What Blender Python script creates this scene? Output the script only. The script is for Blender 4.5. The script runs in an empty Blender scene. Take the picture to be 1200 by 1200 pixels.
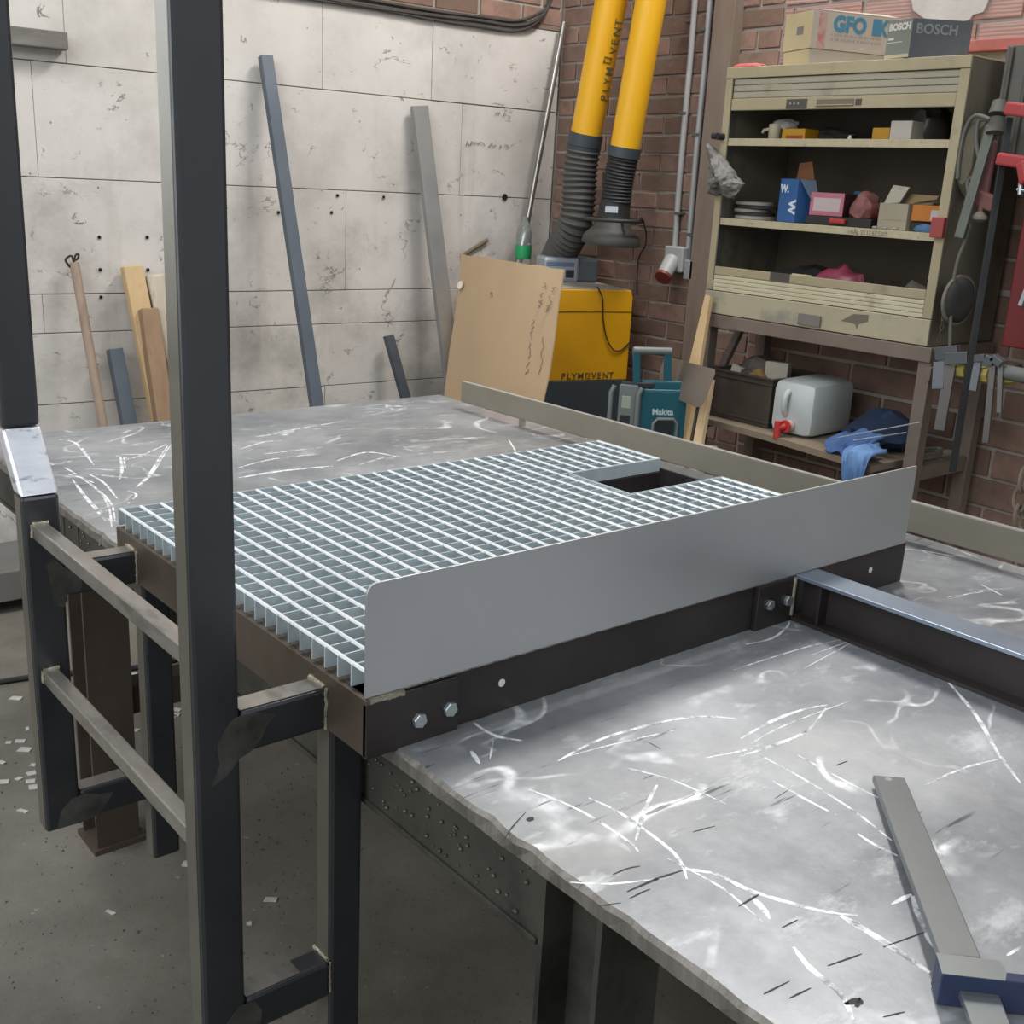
import bpy, bmesh, math, random
from mathutils import Vector, Matrix, Euler
random.seed(7)
S = bpy.context.scene
COL = S.collection
R = math.radians

# ------------------------------------------------------------------ camera
CAM = Vector((-0.6867, -1.8989, 1.5577))
M_R = Vector((0.7723, -0.6332, 0.0505)); M_D = Vector((-0.1430, -0.2507, -0.9574)); M_F = Vector((0.6189, 0.7322, -0.2842))
M_F.normalize(); M_R = (M_R - M_F * M_R.dot(M_F)).normalized(); M_D = M_F.cross(M_R).normalized()
FPX = 1299.2
cd = bpy.data.cameras.new('camera'); cam = bpy.data.objects.new('camera', cd); COL.objects.link(cam)
cd.sensor_width = 36.0; cd.lens = FPX * 36.0 / 1200.0; cd.clip_start = 0.02
rot = Matrix((M_R, -M_D, -M_F)).transposed()
cam.matrix_world = Matrix.Translation(CAM) @ rot.to_4x4()
S.camera = cam

def ray(px, py):
    return M_R * ((px - 600) / FPX) + M_D * ((py - 600) / FPX) + M_F
def X(px, py, x):
    d = ray(px, py); return CAM + d * ((x - CAM.x) / d.x)
def Y(px, py, y):
    d = ray(px, py); return CAM + d * ((y - CAM.y) / d.y)
def Z(px, py, z):
    d = ray(px, py); return CAM + d * ((z - CAM.z) / d.z)

# ------------------------------------------------------------------ world, lights, exposure
w = bpy.data.worlds.new('hall'); S.world = w; w.use_nodes = True
wb = w.node_tree.nodes['Background']; wb.inputs[0].default_value = (0.86, 0.93, 1.0, 1); wb.inputs[1].default_value = 0.46
def area(name, loc, aim, sx, sy, power, col=(1, 1, 1)):
    l = bpy.data.lights.new(name, 'AREA'); l.shape = 'RECTANGLE'; l.size = sx; l.size_y = sy; l.energy = power; l.color = col
    o = bpy.data.objects.new(name, l); COL.objects.link(o); o.location = loc
    o.rotation_euler = (Vector(aim) - Vector(loc)).to_track_quat('-Z', 'Y').to_euler(); return o
area('ceiling_lamp', (2.5, 0.45, 4.3), (1.5, 1.5, 0.6), 1.1, 0.3, 92, (1, 0.97, 0.93))
area('ceiling_lamp', (-0.4, 0.6, 3.7), (0.3, 1.2, 0.5), 1.8, 0.3, 42, (0.98, 0.98, 1))
area('skylight', (-3.2, -1.6, 3.4), (0.2, 0.0, 0.8), 2.6, 1.6, 85, (0.9, 0.95, 1))
area('skylight', (1.2, -4.0, 4.0), (0.8, -0.5, 0.8), 3.0, 1.2, 30, (0.93, 0.97, 1))
area('left_fill_light', (-4.4, 0.6, 1.9), (0.5, -0.2, 0.8), 3.4, 2.2, 48, (0.97, 0.98, 1))  # added fill light to brighten left-facing sides; no window known there
S.view_settings.view_transform = 'Standard'; S.view_settings.look = 'None'; S.view_settings.gamma = 1
S.view_settings.use_curve_mapping = False; S.view_settings.exposure = 0.0

# ------------------------------------------------------------------ materials
def lin(c):
    if isinstance(c, str):
        c = c.lstrip('#'); c = [int(c[i:i + 2], 16) / 255 for i in (0, 2, 4)]
    return tuple((v / 12.92 if v <= 0.04045 else ((v + 0.055) / 1.055) ** 2.4) for v in c) + (1.0,)
class NT:
    def __init__(s, name):
        s.m = bpy.data.materials.new(name); s.m.use_nodes = True; s.t = s.m.node_tree; s.b = s.t.nodes['Principled BSDF']
        s.tc = s.t.nodes.new('ShaderNodeTexCoord'); s.co = s.tc.outputs['Object']
    def n(s, typ, **kw):
        nd = s.t.nodes.new(typ)
        for k, v in kw.items(): setattr(nd, k, v)
        return nd
    def l(s, a, b): s.t.links.new(a, b)
    def mapped(s, scale=(1, 1, 1), rot=(0, 0, 0), loc=(0, 0, 0)):
        mp = s.n('ShaderNodeMapping'); mp.inputs['Scale'].default_value = scale; mp.inputs['Rotation'].default_value = rot; mp.inputs['Location'].default_value = loc
        s.l(s.co, mp.inputs[0]); return mp.outputs[0]
    def noise(s, scale, detail=4, rough=0.55, co=None, dist=0.0):
        nd = s.n('ShaderNodeTexNoise'); nd.inputs['Scale'].default_value = scale; nd.inputs['Detail'].default_value = detail
        nd.inputs['Roughness'].default_value = rough; nd.inputs['Distortion'].default_value = dist
        s.l(co or s.co, nd.inputs['Vector']); return nd.outputs[0]
    def ramp(s, fac, lo, hi, c1=(0, 0, 0, 1), c2=(1, 1, 1, 1)):
        r = s.n('ShaderNodeValToRGB'); r.color_ramp.elements[0].position = lo; r.color_ramp.elements[1].position = hi
        r.color_ramp.elements[0].color = c1; r.color_ramp.elements[1].color = c2; s.l(fac, r.inputs[0]); return r.outputs[0]
    def mix(s, fac, a, b, mode='MIX'):
        m = s.n('ShaderNodeMix', data_type='RGBA', blend_type=mode)
        for sock, v in ((m.inputs[0], fac), (m.inputs[6], a), (m.inputs[7], b)):
            if hasattr(v, 'links') or hasattr(v, 'is_linked'): s.l(v, sock)
            else: sock.default_value = v
        return m.outputs[2]
    def math(s, op, a, b=0.0, clamp=False):
        m = s.n('ShaderNodeMath', operation=op, use_clamp=clamp)
        for sock, v in ((m.inputs[0], a), (m.inputs[1], b)):
            if hasattr(v, 'is_linked'): s.l(v, sock)
            else: sock.default_value = v
        return m.outputs[0]
    def bump(s, h, strength=0.2, dist=0.01):
        b = s.n('ShaderNodeBump'); b.inputs['Strength'].default_value = strength; b.inputs['Distance'].default_value = dist
        s.l(h, b.inputs['Height']); s.l(b.outputs[0], s.b.inputs['Normal'])
    def set(s, name, v):
        if hasattr(v, 'is_linked'): s.l(v, s.b.inputs[name])
        else: s.b.inputs[name].default_value = v
MATS = {}
def pm(name, c1, c2=None, scale=6, rough=0.6, metal=0.0, bump=0.0, dirt=None, dirt_rng=(0.55, 0.7), dirt_scale=3, rnd=0.0, stretch=None, rr=0.0, spec=None):
    """general surface: two colours mottled by noise, optional dirt patches, per object value shift"""
    if name in MATS: return MATS[name]
    t = NT(name); c2 = c2 or c1
    co = t.mapped(stretch) if stretch else t.co
    nz = t.noise(scale, 6, 0.6, co)
    col = t.ramp(nz, 0.3, 0.7, lin(c1), lin(c2))
    if dirt:
        dz = t.ramp(t.noise(dirt_scale, 7, 0.65, co), dirt_rng[0], dirt_rng[1])
        col = t.mix(dz, col, lin(dirt))
    if rnd:
        oi = t.n('ShaderNodeObjectInfo'); v = t.math('MULTIPLY_ADD', oi.outputs['Random'], rnd); t.t.nodes[-1].inputs[2].default_value = 1 - rnd / 2
        hv = t.n('ShaderNodeHueSaturation'); t.l(v, hv.inputs['Value']); t.l(col, hv.inputs['Color']); col = hv.outputs[0]
    t.set('Base Color', col); t.set('Metallic', metal)
    if rr:
        t.set('Roughness', t.ramp(t.noise(scale * 2.3, 5, 0.6, co), 0.3, 0.7, (rough - rr,) * 3 + (1,), (rough + rr,) * 3 + (1,)))
    else: t.set('Roughness', rough)
    if spec is not None: t.set('Specular IOR Level', spec)
    if bump: t.bump(t.noise(scale * 5, 6, 0.7, co), bump, 0.004)
    MATS[name] = t.m; return t.m

def mat_table():
    t = NT('worn_steel_plate')
    base = t.ramp(t.noise(2.2, 8, 0.65), 0.34, 0.66, lin('#777b80'), lin('#b6b8ba'))
    brown = t.ramp(t.noise(1.1, 6, 0.6, t.mapped(loc=(4, 2, 0))), 0.52, 0.72)
    base = t.mix(t.math('MULTIPLY', brown, 0.45), base, lin('#a39b8d'))
    # rubbed arcs: thin contour lines of a warped noise, kept only in patches
    def arcs(sc, seed, wd, lo, hi):
        n1 = t.noise(sc, 2, 0.4, t.mapped(scale=(1, 1.6, 1), rot=(0, 0, 0.6), loc=(seed, seed * 2, 0)), dist=0.6)
        a = t.math('ABSOLUTE', t.math('SUBTRACT', n1, 0.5))
        ln = t.ramp(a, wd, wd * 2.5, (1, 1, 1, 1), (0, 0, 0, 1))
        ms = t.ramp(t.noise(3.2, 4, 0.7, t.mapped(loc=(seed * 3, 1, 0))), lo, hi)
        gr = t.ramp(t.noise(60, 2, 0.5), 0.35, 0.65)
        return t.math('MULTIPLY', t.math('MULTIPLY', ln, ms), t.math('MULTIPLY_ADD', gr, 0.6))
    s1 = arcs(2.3, 1.3, 0.005, 0.52, 0.62); s2 = arcs(4.1, 5.2, 0.006, 0.5, 0.66)
    sm = t.ramp(t.noise(5.5, 9, 0.72, t.mapped(scale=(1, 2.4, 1), rot=(0, 0, 0.9), loc=(9, 3, 0))), 0.56, 0.70)
    wear = t.math('MAXIMUM', t.math('MAXIMUM', s1, s2), t.math('MULTIPLY', sm, 0.45))
    cut = t.noise(9, 3, 0.5, t.mapped(scale=(1, 14, 1), rot=(0, 0, -0.55)))
    cutm = t.math('MULTIPLY', t.ramp(cut, 0.66, 0.70), t.ramp(t.noise(3, 3), 0.5, 0.6))
    col = t.mix(wear, base, lin('#f2f4f6')); col = t.mix(t.math('MULTIPLY', cutm, 0.7), col, lin('#3c3d3d'))
    t.set('Base Color', col); t.set('Metallic', 0.60)
    rg = t.ramp(t.noise(4, 7, 0.7), 0.3, 0.7, (0.38,) * 3 + (1,), (0.58,) * 3 + (1,)); t.set('Roughness', rg)
    t.bump(t.noise(24, 6, 0.7), 0.2, 0.003); MATS['worn_steel_plate'] = t.m; return t.m
def mat_white_wall():
    t = NT('whitewashed_concrete')
    co = t.co
    base = t.ramp(t.noise(1.6, 8, 0.62), 0.32, 0.68, lin('#bdb7ae'), lin('#cfcac4'))
    sep = t.n('ShaderNodeSeparateXYZ'); t.l(co, sep.inputs[0])
    low = t.ramp(sep.outputs[2], 0.0, 1.0)   # replaced below by a map range
    mr = t.n('ShaderNodeMapRange'); mr.inputs[1].default_value = 1.75; mr.inputs[2].default_value = 0.9; t.l(sep.outputs[2], mr.inputs[0])
    grime = t.math('MULTIPLY', t.ramp(t.noise(3.0, 9, 0.7, t.mapped(loc=(3, 0, 1))), 0.46, 0.74), t.math('MULTIPLY_ADD', mr.outputs[0], 0.6)); t.t.nodes[-1].inputs[2].default_value = 0.12
    for nd in t.t.nodes:
        pass
    col = t.mix(grime, base, lin('#97928a'))
    # vertical run-off stains
    st = t.ramp(t.noise(2.4, 5, 0.6, t.mapped(scale=(2.6, 2.6, 0.35), loc=(1.2, 0, 0))), 0.60, 0.74)
    col = t.mix(t.math('MULTIPLY', st, 0.35), col, lin('#8e8578'))
    # pits and flaked spots
    vo = t.n('ShaderNodeTexVoronoi'); vo.inputs['Scale'].default_value = 16; t.l(t.mapped(scale=(1, 1, 0.8)), vo.inputs['Vector'])
    pit = t.math('MULTIPLY', t.ramp(vo.outputs['Distance'], 0.035, 0.075, (1, 1, 1, 1), (0, 0, 0, 1)), t.ramp(t.noise(2.6, 3), 0.5, 0.58))
    fl = t.ramp(t.noise(26, 5, 0.75, t.mapped(scale=(1, 1, 2.6))), 0.66, 0.70)
    fl = t.math('MULTIPLY', fl, t.ramp(t.noise(1.9, 3, 0.5, t.mapped(loc=(7, 7, 7))), 0.45, 0.6))
    # hair cracks
    n1 = t.noise(2.2, 7, 0.62, t.mapped(scale=(1, 1, 1.7), loc=(2, 5, 3)), dist=0.5)
    cr = t.ramp(t.math('ABSOLUTE', t.math('SUBTRACT', n1, 0.5)), 0.0025, 0.007, (1, 1, 1, 1), (0, 0, 0, 1))
    cr = t.math('MULTIPLY', cr, t.ramp(t.noise(6.5, 4, 0.6, t.mapped(loc=(1, 9, 4))), 0.54, 0.60))
    n2 = t.noise(5.0, 6, 0.6, t.mapped(scale=(1, 1, 1.3), loc=(8, 1, 6)), dist=0.8)
    c2_ = t.ramp(t.math('ABSOLUTE', t.math('SUBTRACT', n2, 0.5)), 0.004, 0.012, (1, 1, 1, 1), (0, 0, 0, 1))
    cr = t.math('MAXIMUM', cr, t.math('MULTIPLY', c2_, t.ramp(t.noise(9, 3, 0.5, t.mapped(loc=(4, 2, 9))), 0.62, 0.66)))
    dk = t.math('MAXIMUM', t.math('MAXIMUM', pit, fl), cr)
    col = t.mix(t.math('MULTIPLY', dk, 0.75), col, lin('#4d4943'))
    t.set('Base Color', col); t.set('Roughness', 0.85)
    h = t.math('SUBTRACT', t.math('MULTIPLY', t.noise(7, 8, 0.7), 0.5), dk); t.bump(h, 0.2, 0.006)
    MATS['wall'] = t.m; return t.m
def mat_brick(name, c1, c2, c3, ribs=False):
    t = NT(name); oi = t.n('ShaderNodeObjectInfo')
    col = t.ramp(oi.outputs['Random'], 0.1, 0.9, lin(c1), lin(c2))
    col = t.mix(t.ramp(t.noise(7, 8, 0.7), 0.42, 0.7), col, lin(c3))
    t.set('Base Color', col); t.set('Roughness', 0.88)
    if ribs:
        wv = t.n('ShaderNodeTexWave', bands_direction='Z'); wv.inputs['Scale'].default_value = 26; wv.inputs['Distortion'].default_value = 1.2
        t.l(t.co, wv.inputs['Vector']); t.bump(wv.outputs[1], 0.25, 0.003)
    else: t.bump(t.noise(40, 6, 0.7), 0.5, 0.006)
    MATS[name] = t.m; return t.m
def mat_floor():
    t = NT('oily_concrete_floor')
    base = t.ramp(t.noise(1.8, 9, 0.68), 0.3, 0.72, lin('#57544b'), lin('#827e74'))
    oil = t.ramp(t.noise(1.1, 6, 0.6, t.mapped(loc=(3, 1, 0))), 0.48, 0.62); base = t.mix(t.math('MULTIPLY', oil, 0.5), base, lin('#565347'))
    spk = t.ramp(t.noise(38, 4, 0.7), 0.66, 0.72); base = t.mix(t.math('MULTIPLY', spk, 0.6), base, lin('#a09e97'))
    dk = t.ramp(t.noise(22, 5, 0.75, t.mapped(loc=(5, 5, 5))), 0.66, 0.70); base = t.mix(t.math('MULTIPLY', dk, 0.8), base, lin('#2b2a26'))
    t.set('Base Color', base); t.set('Roughness', t.ramp(t.noise(3, 6), 0.3, 0.7, (0.36,) * 3 + (1,), (0.62,) * 3 + (1,)))
    t.bump(t.noise(18, 8, 0.7), 0.35, 0.008); return t.m
def plain(name, c, rough=0.5, metal=0.0, **kw): return pm(name, c, c, rough=rough, metal=metal, **kw)

TABLE = mat_table(); WALL = mat_white_wall(); FLOOR = mat_floor()
MILL = pm('dark_mill_scale_steel', '#232428', '#303134', 4, 0.30, 0.0, 0.04, dirt='#3a3733', dirt_rng=(0.6, 0.75), rr=0.06); MILL.node_tree.nodes['Principled BSDF'].inputs['IOR'].default_value = 1.75
MILLB = pm('brown_grey_raw_steel', '#5c5145', '#6d6459', 5, 0.45, 0.6, 0.05, dirt='#704a30', dirt_rng=(0.58, 0.75), rr=0.08)
FRAME = pm('brown_black_channel_steel', '#35302e', '#474140', 4, 0.42, 0.5, 0.05, dirt='#55483e', dirt_rng=(0.58, 0.75))
RUNG = pm('bare_steel_tube', '#a09c95', '#b9b5ae', 14, 0.34, 0.85, 0.06, dirt='#6b665f', dirt_rng=(0.55, 0.7), stretch=(3, 1, 3))
GROUND = pm('freshly_ground_steel', '#fafbff', '#dfe1ea', 12, 0.32, 0.85, 0.1, stretch=(1, 1, 3), dirt='#8f92a0', dirt_rng=(0.56, 0.68), dirt_scale=14)
WELD = pm('weld_bead', '#8d8778', '#c5bda6', 40, 0.4, 0.7, 0.6)
GRIND = pm('ground_patch', '#45433f', '#7b7976', 13, 0.34, 0.6, 0.1)
GALV = pm('galvanised_steel', '#b9c6ca', '#ccd7da', 12, 0.45, 0.35, 0.03)
GALVT = pm('galvanised_cross_rod', '#e6edf0', '#ffffff', 12, 0.35, 0.35, 0.0)
BRUSH = pm('brushed_stainless_plate', '#b9babb', '#c4c4c4', 1.6, 0.45, 0.8, 0.0, rr=0.05)
BLUEST = pm('blue_grey_steel', '#8d98a6', '#a5b0bd', 5, 0.4, 0.7, 0.04)
ZINC = pm('zinc_bolt', '#aab2b4', '#c4cacb', 20, 0.35, 0.8)
RUST = pm('rusty_edge_steel', '#615b54', '#857d74', 10, 0.55, 0.5, 0.3, dirt='#4a3f36', dirt_rng=(0.55, 0.7), dirt_scale=9)
EDGE = pm('chipped_plate_edge', '#6f6a63', '#9a948c', 18, 0.5, 0.6, 0.5, stretch=(1, 3, 0.4))
UNDER = pm('grimy_dark_steel', '#3a3a34', '#514e45', 6, 0.6, 0.3, 0.3, dirt='#242320', dirt_rng=(0.5, 0.7), dirt_scale=7)
BARM = pm('old_steel_straightedge', '#8b8576', '#9a9485', 3, 0.42, 0.55, 0.05, stretch=(3, 1, 1), dirt='#5f5a50', dirt_rng=(0.6, 0.75))
BLACK = plain('black_rubber', '#18191b', 0.6)
BRICK_S = mat_brick('old_red_brick', '#745b4d', '#957567', '#6b5a4d')
BRICK_L = mat_brick('ribbed_pink_brick', '#a27a6f', '#ad8a80', '#95807a', True)
MORTAR = pm('grey_mortar', '#958b81', '#aca298', 9, 0.9, 0, 0.6)
WOODL = pm('pale_pine', '#b89a70', '#c9ad83', 3, 0.7, 0, 0.1, stretch=(6, 6, 0.8), dirt='#a87e4f', dirt_rng=(0.6, 0.72))
WOODB = pm('brown_timber', '#836850', '#9c8064', 3, 0.75, 0, 0.2, stretch=(6, 6, 0.7), dirt='#6a4a30', dirt_rng=(0.55, 0.72))
WOODG = pm('weathered_wood', '#a89c88', '#c2b7a4', 3, 0.8, 0, 0.2, stretch=(6, 6, 0.7), dirt='#7a6a55', dirt_rng=(0.6, 0.72))
CARD = pm('brown_cardboard', '#aa9070', '#b69c7c', 2, 0.85, 0, 0.05, dirt='#ab9070', dirt_rng=(0.6, 0.8))
YEL = pm('yellow_paint', '#c98f0c', '#d79c14', 3, 0.42, 0, 0.02, dirt='#b08a30', dirt_rng=(0.64, 0.8))
YELT = pm('dusty_yellow_tube', '#e2a716', '#eab221', 2, 0.38, 0, 0.02, dirt='#c2a35e', dirt_rng=(0.58, 0.75), dirt_scale=2.5)
SLATE = plain('slate_grey_paint', '#3a4247', 0.5)
HOSE = pm('dusty_black_hose', '#3a3a38', '#565550', 6, 0.7, 0, 0.1)
HOSEB = pm('black_hose', '#222323', '#2e2e2e', 6, 0.6)
BEIGE = pm('dirty_beige_paint', '#998d6f', '#a79b7d', 4, 0.55, 0, 0.05, dirt='#8a8069', dirt_rng=(0.56, 0.72), dirt_scale=6)
BEIGE2 = pm('cream_slat', '#bab192', '#c9c1a4', 5, 0.5, 0, 0.03, dirt='#988d6e', dirt_rng=(0.58, 0.74), dirt_scale=7)
CABIN = pm('brown_grey_side', '#6b6354', '#777060', 4, 0.6, 0, 0.05, dirt='#524a3e', dirt_rng=(0.56, 0.72))
STAND = pm('taupe_stand_paint', '#6f6258', '#7c6e62', 5, 0.6, 0, 0.05, dirt='#5a4d44', dirt_rng=(0.56, 0.72))

# ------------------------------------------------------------------ mesh helpers
class MB:
    def __init__(s): s.v = []; s.f = []
    def add(s, vs, fs):
        o = len(s.v); s.v += [Vector(v) for v in vs]; s.f += [tuple(i + o for i in f) for f in fs]; return s
    def box(s, x0, x1, y0, y1, z0, z1, m=None, b=0.0):
        if x0 > x1: x0, x1 = x1, x0
        if y0 > y1: y0, y1 = y1, y0
        if z0 > z1: z0, z1 = z1, z0
        if b <= 0:
            vs = [(x, y, z) for z in (z0, z1) for y in (y0, y1) for x in (x0, x1)]
            fs = [(0, 2, 3, 1), (4, 5, 7, 6), (0, 1, 5, 4), (2, 6, 7, 3), (0, 4, 6, 2), (1, 3, 7, 5)]
        else:
            bm = bmesh.new(); bmesh.ops.create_cube(bm, size=1)
            for v in bm.verts: v.co = Vector(((x0 + x1) / 2 + v.co.x * (x1 - x0), (y0 + y1) / 2 + v.co.y * (y1 - y0), (z0 + z1) / 2 + v.co.z * (z1 - z0)))
            bmesh.ops.bevel(bm, geom=bm.edges[:], offset=b, segments=2, profile=0.5, affect='EDGES')
            vs = [v.co.copy() for v in bm.verts]; fs = [[v.index for v in f.verts] for f in bm.faces]; bm.free()
        if m is not None: vs = [m @ Vector(v) for v in vs]
        return s.add(vs, fs)
    def hexa(s, lo, hi):     # two quads (same winding) joined
        n = len(lo); vs = list(lo) + list(hi)
        fs = [tuple(reversed(range(n))), tuple(range(n, 2 * n))] + [(i, (i + 1) % n, n + (i + 1) % n, n + i) for i in range(n)]
        return s.add(vs, fs)
    def prism(s, poly, z0, z1, m=None):
        lo = [Vector((p[0], p[1], z0)) for p in poly]; hi = [Vector((p[0], p[1], z1)) for p in poly]
        if m is not None: lo = [m @ v for v in lo]; hi = [m @ v for v in hi]
        return s.hexa(lo, hi)
    def bar(s, a, b, wx, wz, up=(0, 0, 1), bev=0.0):   # rectangular bar from a to b; wx across, wz along up
        a = Vector(a); b = Vector(b); d = (b - a); L = d.length; d.normalize(); up = Vector(up)
        sx = d.cross(up).normalized(); uz = sx.cross(d).normalized()
        m = Matrix((sx, d, uz)).transposed().to_4x4(); m.translation = a
        return s.box(-wx / 2, wx / 2, 0, L, -wz / 2, wz / 2, m, bev)
    def tube(s, pts, r, n=10, caps=True, sc=None):
        pts = [Vector(p) for p in pts]; o = len(s.v); prev = None; rs = r if isinstance(r, (list, tuple)) else [r] * len(pts)
        for i, p in enumerate(pts):
            t = (pts[min(i + 1, len(pts) - 1)] - pts[max(i - 1, 0)]).normalized()
            if prev is None: u = t.orthogonal().normalized()
            else:
                u = prev - t * prev.dot(t); u = u.normalized() if u.length > 1e-6 else t.orthogonal().normalized()
            prev = u; vv = t.cross(u)
            for k in range(n):
                a = 2 * math.pi * k / n; s.v.append(p + (u * math.cos(a) + vv * math.sin(a)) * rs[i])
        for i in range(len(pts) - 1):
            for k in range(n):
                a = o + i * n + k; b = o + i * n + (k + 1) % n; s.f.append((a, b, b + n, a + n))
        if caps:
            s.f.append(tuple(o + k for k in reversed(range(n)))); s.f.append(tuple(o + (len(pts) - 1) * n + k for k in range(n)))
        return s
    def lathe(s, prof, c=(0, 0, 0), axis=(0, 0, 1), n=24, closed=True):
        ax = Vector(axis).normalized(); u = ax.orthogonal().normalized(); vv = ax.cross(u); c = Vector(c); o = len(s.v)
        for r, h in prof:
            for k in range(n):
                a = 2 * math.pi * k / n; s.v.append(c + ax * h + (u * math.cos(a) + vv * math.sin(a)) * max(r, 1e-5))
        for i in range(len(prof) - 1):
            for k in range(n):
                a = o + i * n + k; b = o + i * n + (k + 1) % n; s.f.append((a, b, b + n, a + n))
        if closed:
            s.f.append(tuple(o + k for k in reversed(range(n)))); s.f.append(tuple(o + (len(prof) - 1) * n + k for k in range(n)))
        return s
    def build(s, name, mat, parent=None, smooth=False, bevel=0.0, seg=2, label=None):
        me = bpy.data.meshes.new(name); wl = wloc(parent)
        if parent is None and s.v:
            xs = [v.x for v in s.v]; ys = [v.y for v in s.v]; zs = [v.z for v in s.v]
            org = Vector(((min(xs) + max(xs)) / 2, (min(ys) + max(ys)) / 2, min(zs)))
        else: org = wl
        me.from_pydata([tuple(v - org) for v in s.v], [], [list(f) for f in s.f]); me.update()
        bm = bmesh.new(); bm.from_mesh(me); bmesh.ops.recalc_face_normals(bm, faces=bm.faces[:]); bm.to_mesh(me); bm.free()
        me.materials.append(mat)
        o = bpy.data.objects.new(name, me); COL.objects.link(o)
        if parent is None: o.location = org
        else: o.parent = parent
        if smooth:
            for p in me.polygons: p.use_smooth = True
            try: me.set_sharp_from_angle(angle=R(40))
            except Exception: pass
        if bevel:
            md = o.modifiers.new('bevel', 'BEVEL'); md.width = bevel; md.segments = seg; md.limit_method = 'ANGLE'; md.angle_limit = R(40)
        if label: o['label'] = label
        return o
def wloc(o):
    v = Vector((0, 0, 0))
    while o is not None: v += o.location; o = o.parent
    return v
def tag(o, label, cat, group=None, kind=None):
    o['label'] = label; o['category'] = cat
    if group: o['group'] = group
    if kind: o['kind'] = kind
    return o
def thing(name, loc, label, cat, group=None):
    o = bpy.data.objects.new(name, None); COL.objects.link(o); o.location = loc; o.empty_display_size = 0.05
    return tag(o, label, cat, group)
def struct(o): o['kind'] = 'structure'; return o
def smoothpath(pts, n=8):
    pts = [Vector(p) for p in pts]; out = []
    for i in range(len(pts) - 1):
        p0 = pts[max(i - 1, 0)]; p1 = pts[i]; p2 = pts[i + 1]; p3 = pts[min(i + 2, len(pts) - 1)]
        for k in range(n):
            t = k / n; out.append(0.5 * ((2 * p1) + (p2 - p0) * t + (2 * p0 - 5 * p1 + 4 * p2 - p3) * t * t + (3 * p1 - p0 - 3 * p2 + p3) * t ** 3))
    out.append(pts[-1]); return out
def text(name, body, size, mat, parent, org, xd, yd, extrude=0.0005, sx=1.0, bold=0.0, align='LEFT', bend=None, label=None):
    cu = bpy.data.curves.new(name, 'FONT'); cu.body = body; cu.size = size; cu.extrude = extrude; cu.offset = bold; cu.align_x = align; cu.resolution_u = 3
    tmp = bpy.data.objects.new(name, cu); COL.objects.link(tmp); bpy.context.view_layer.update()
    me = bpy.data.meshes.new_from_object(tmp.evaluated_get(bpy.context.evaluated_depsgraph_get())); bpy.data.objects.remove(tmp); bpy.data.curves.remove(cu)
    xd = Vector(xd).normalized(); yd = Vector(yd); yd = (yd - xd * yd.dot(xd)).normalized(); nd = xd.cross(yd); wl = wloc(parent)
    for v in me.vertices:
        x, y, z = v.co; x *= sx
        if bend:      # wrap the height of the letters round a cylinder whose axis is xd
            a = (y - size * 0.36) / bend; p = xd * x + yd * (math.sin(a) * bend) + nd * ((math.cos(a) - 1) * bend + z)
        else: p = xd * x + yd * y + nd * z
        v.co = Vector(org) + p - wl
    me.materials.clear(); me.materials.append(mat)
    o = bpy.data.objects.new(name, me); COL.objects.link(o); o.parent = parent
    if label: o['label'] = label
    return o
# ================================================================== setting
m = MB(); m.box(-4.0, 5.0, -4.5, 5.0, -0.1, 0.0); fl = struct(m.build('floor', FLOOR))
# back wall (whitewashed concrete): local s runs left from the corner
P0 = Vector((2.978, 2.267, 0)); A = R(3.5); WU = Vector((-math.cos(A), math.sin(A), 0)); WN = Vector((-math.sin(A), -math.cos(A), 0))
def WP(s, z, off=0.0): return P0 + WU * s + WN * off + Vector((0, 0, z))
def onwall(px, py, off=0.0):
    d = ray(px, py); p0 = P0 + WN * off; return CAM + d * ((p0 - CAM).dot(WN) / d.dot(WN))
def wsz(px, py):
    p = onwall(px, py) - P0; return p.dot(WU), p.z
def wbox(mb, s0, s1, z0, z1, o0, o1, b=0.0):
    mt = Matrix((WU, WN, Vector((0, 0, 1)))).transposed().to_4x4(); mt.translation = P0
    return mb.box(s0, s1, o0, o1, z0, z1, mt, b)
ZW = wsz(640, 35)[1]
wb_ = MB(); wbox(wb_, -0.1, 6.4, 0, 4.0, -0.30, -0.012)
wall_back = struct(wb_.build('wall_back', pm('pale_joint_mortar', '#8f8a83', '#a8a39b', 9, 0.9, 0, 0.3)))
zj = [0.0, 0.34, 0.66, 0.93, wsz(400, 340)[1], wsz(400, 223)[1], wsz(400, 107)[1], ZW]
rows_s = {0: [3.8], 1: [1.2], 2: [3.7], 3: [wsz(60, 500)[0]], 4: [wsz(405, 300)[0]], 5: [wsz(541, 160)[0], wsz(42, 160)[0]], 6: [wsz(507, 60)[0], wsz(378, 60)[0], wsz(75, 30)[0]]}
for i in range(len(zj) - 1):
    cuts = [0.0] + sorted(rows_s[i]) + [6.3]
    for k in range(len(cuts) - 1):
        q = MB(); dj = random.uniform(-0.002, 0.003)
        wbox(q, cuts[k] + 0.0008, cuts[k + 1] - 0.0008, zj[i] + 0.0016, zj[i + 1] - 0.0016, -0.06, dj, 0.0018)
        q.build('concrete_block', WALL, wall_back)
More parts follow.
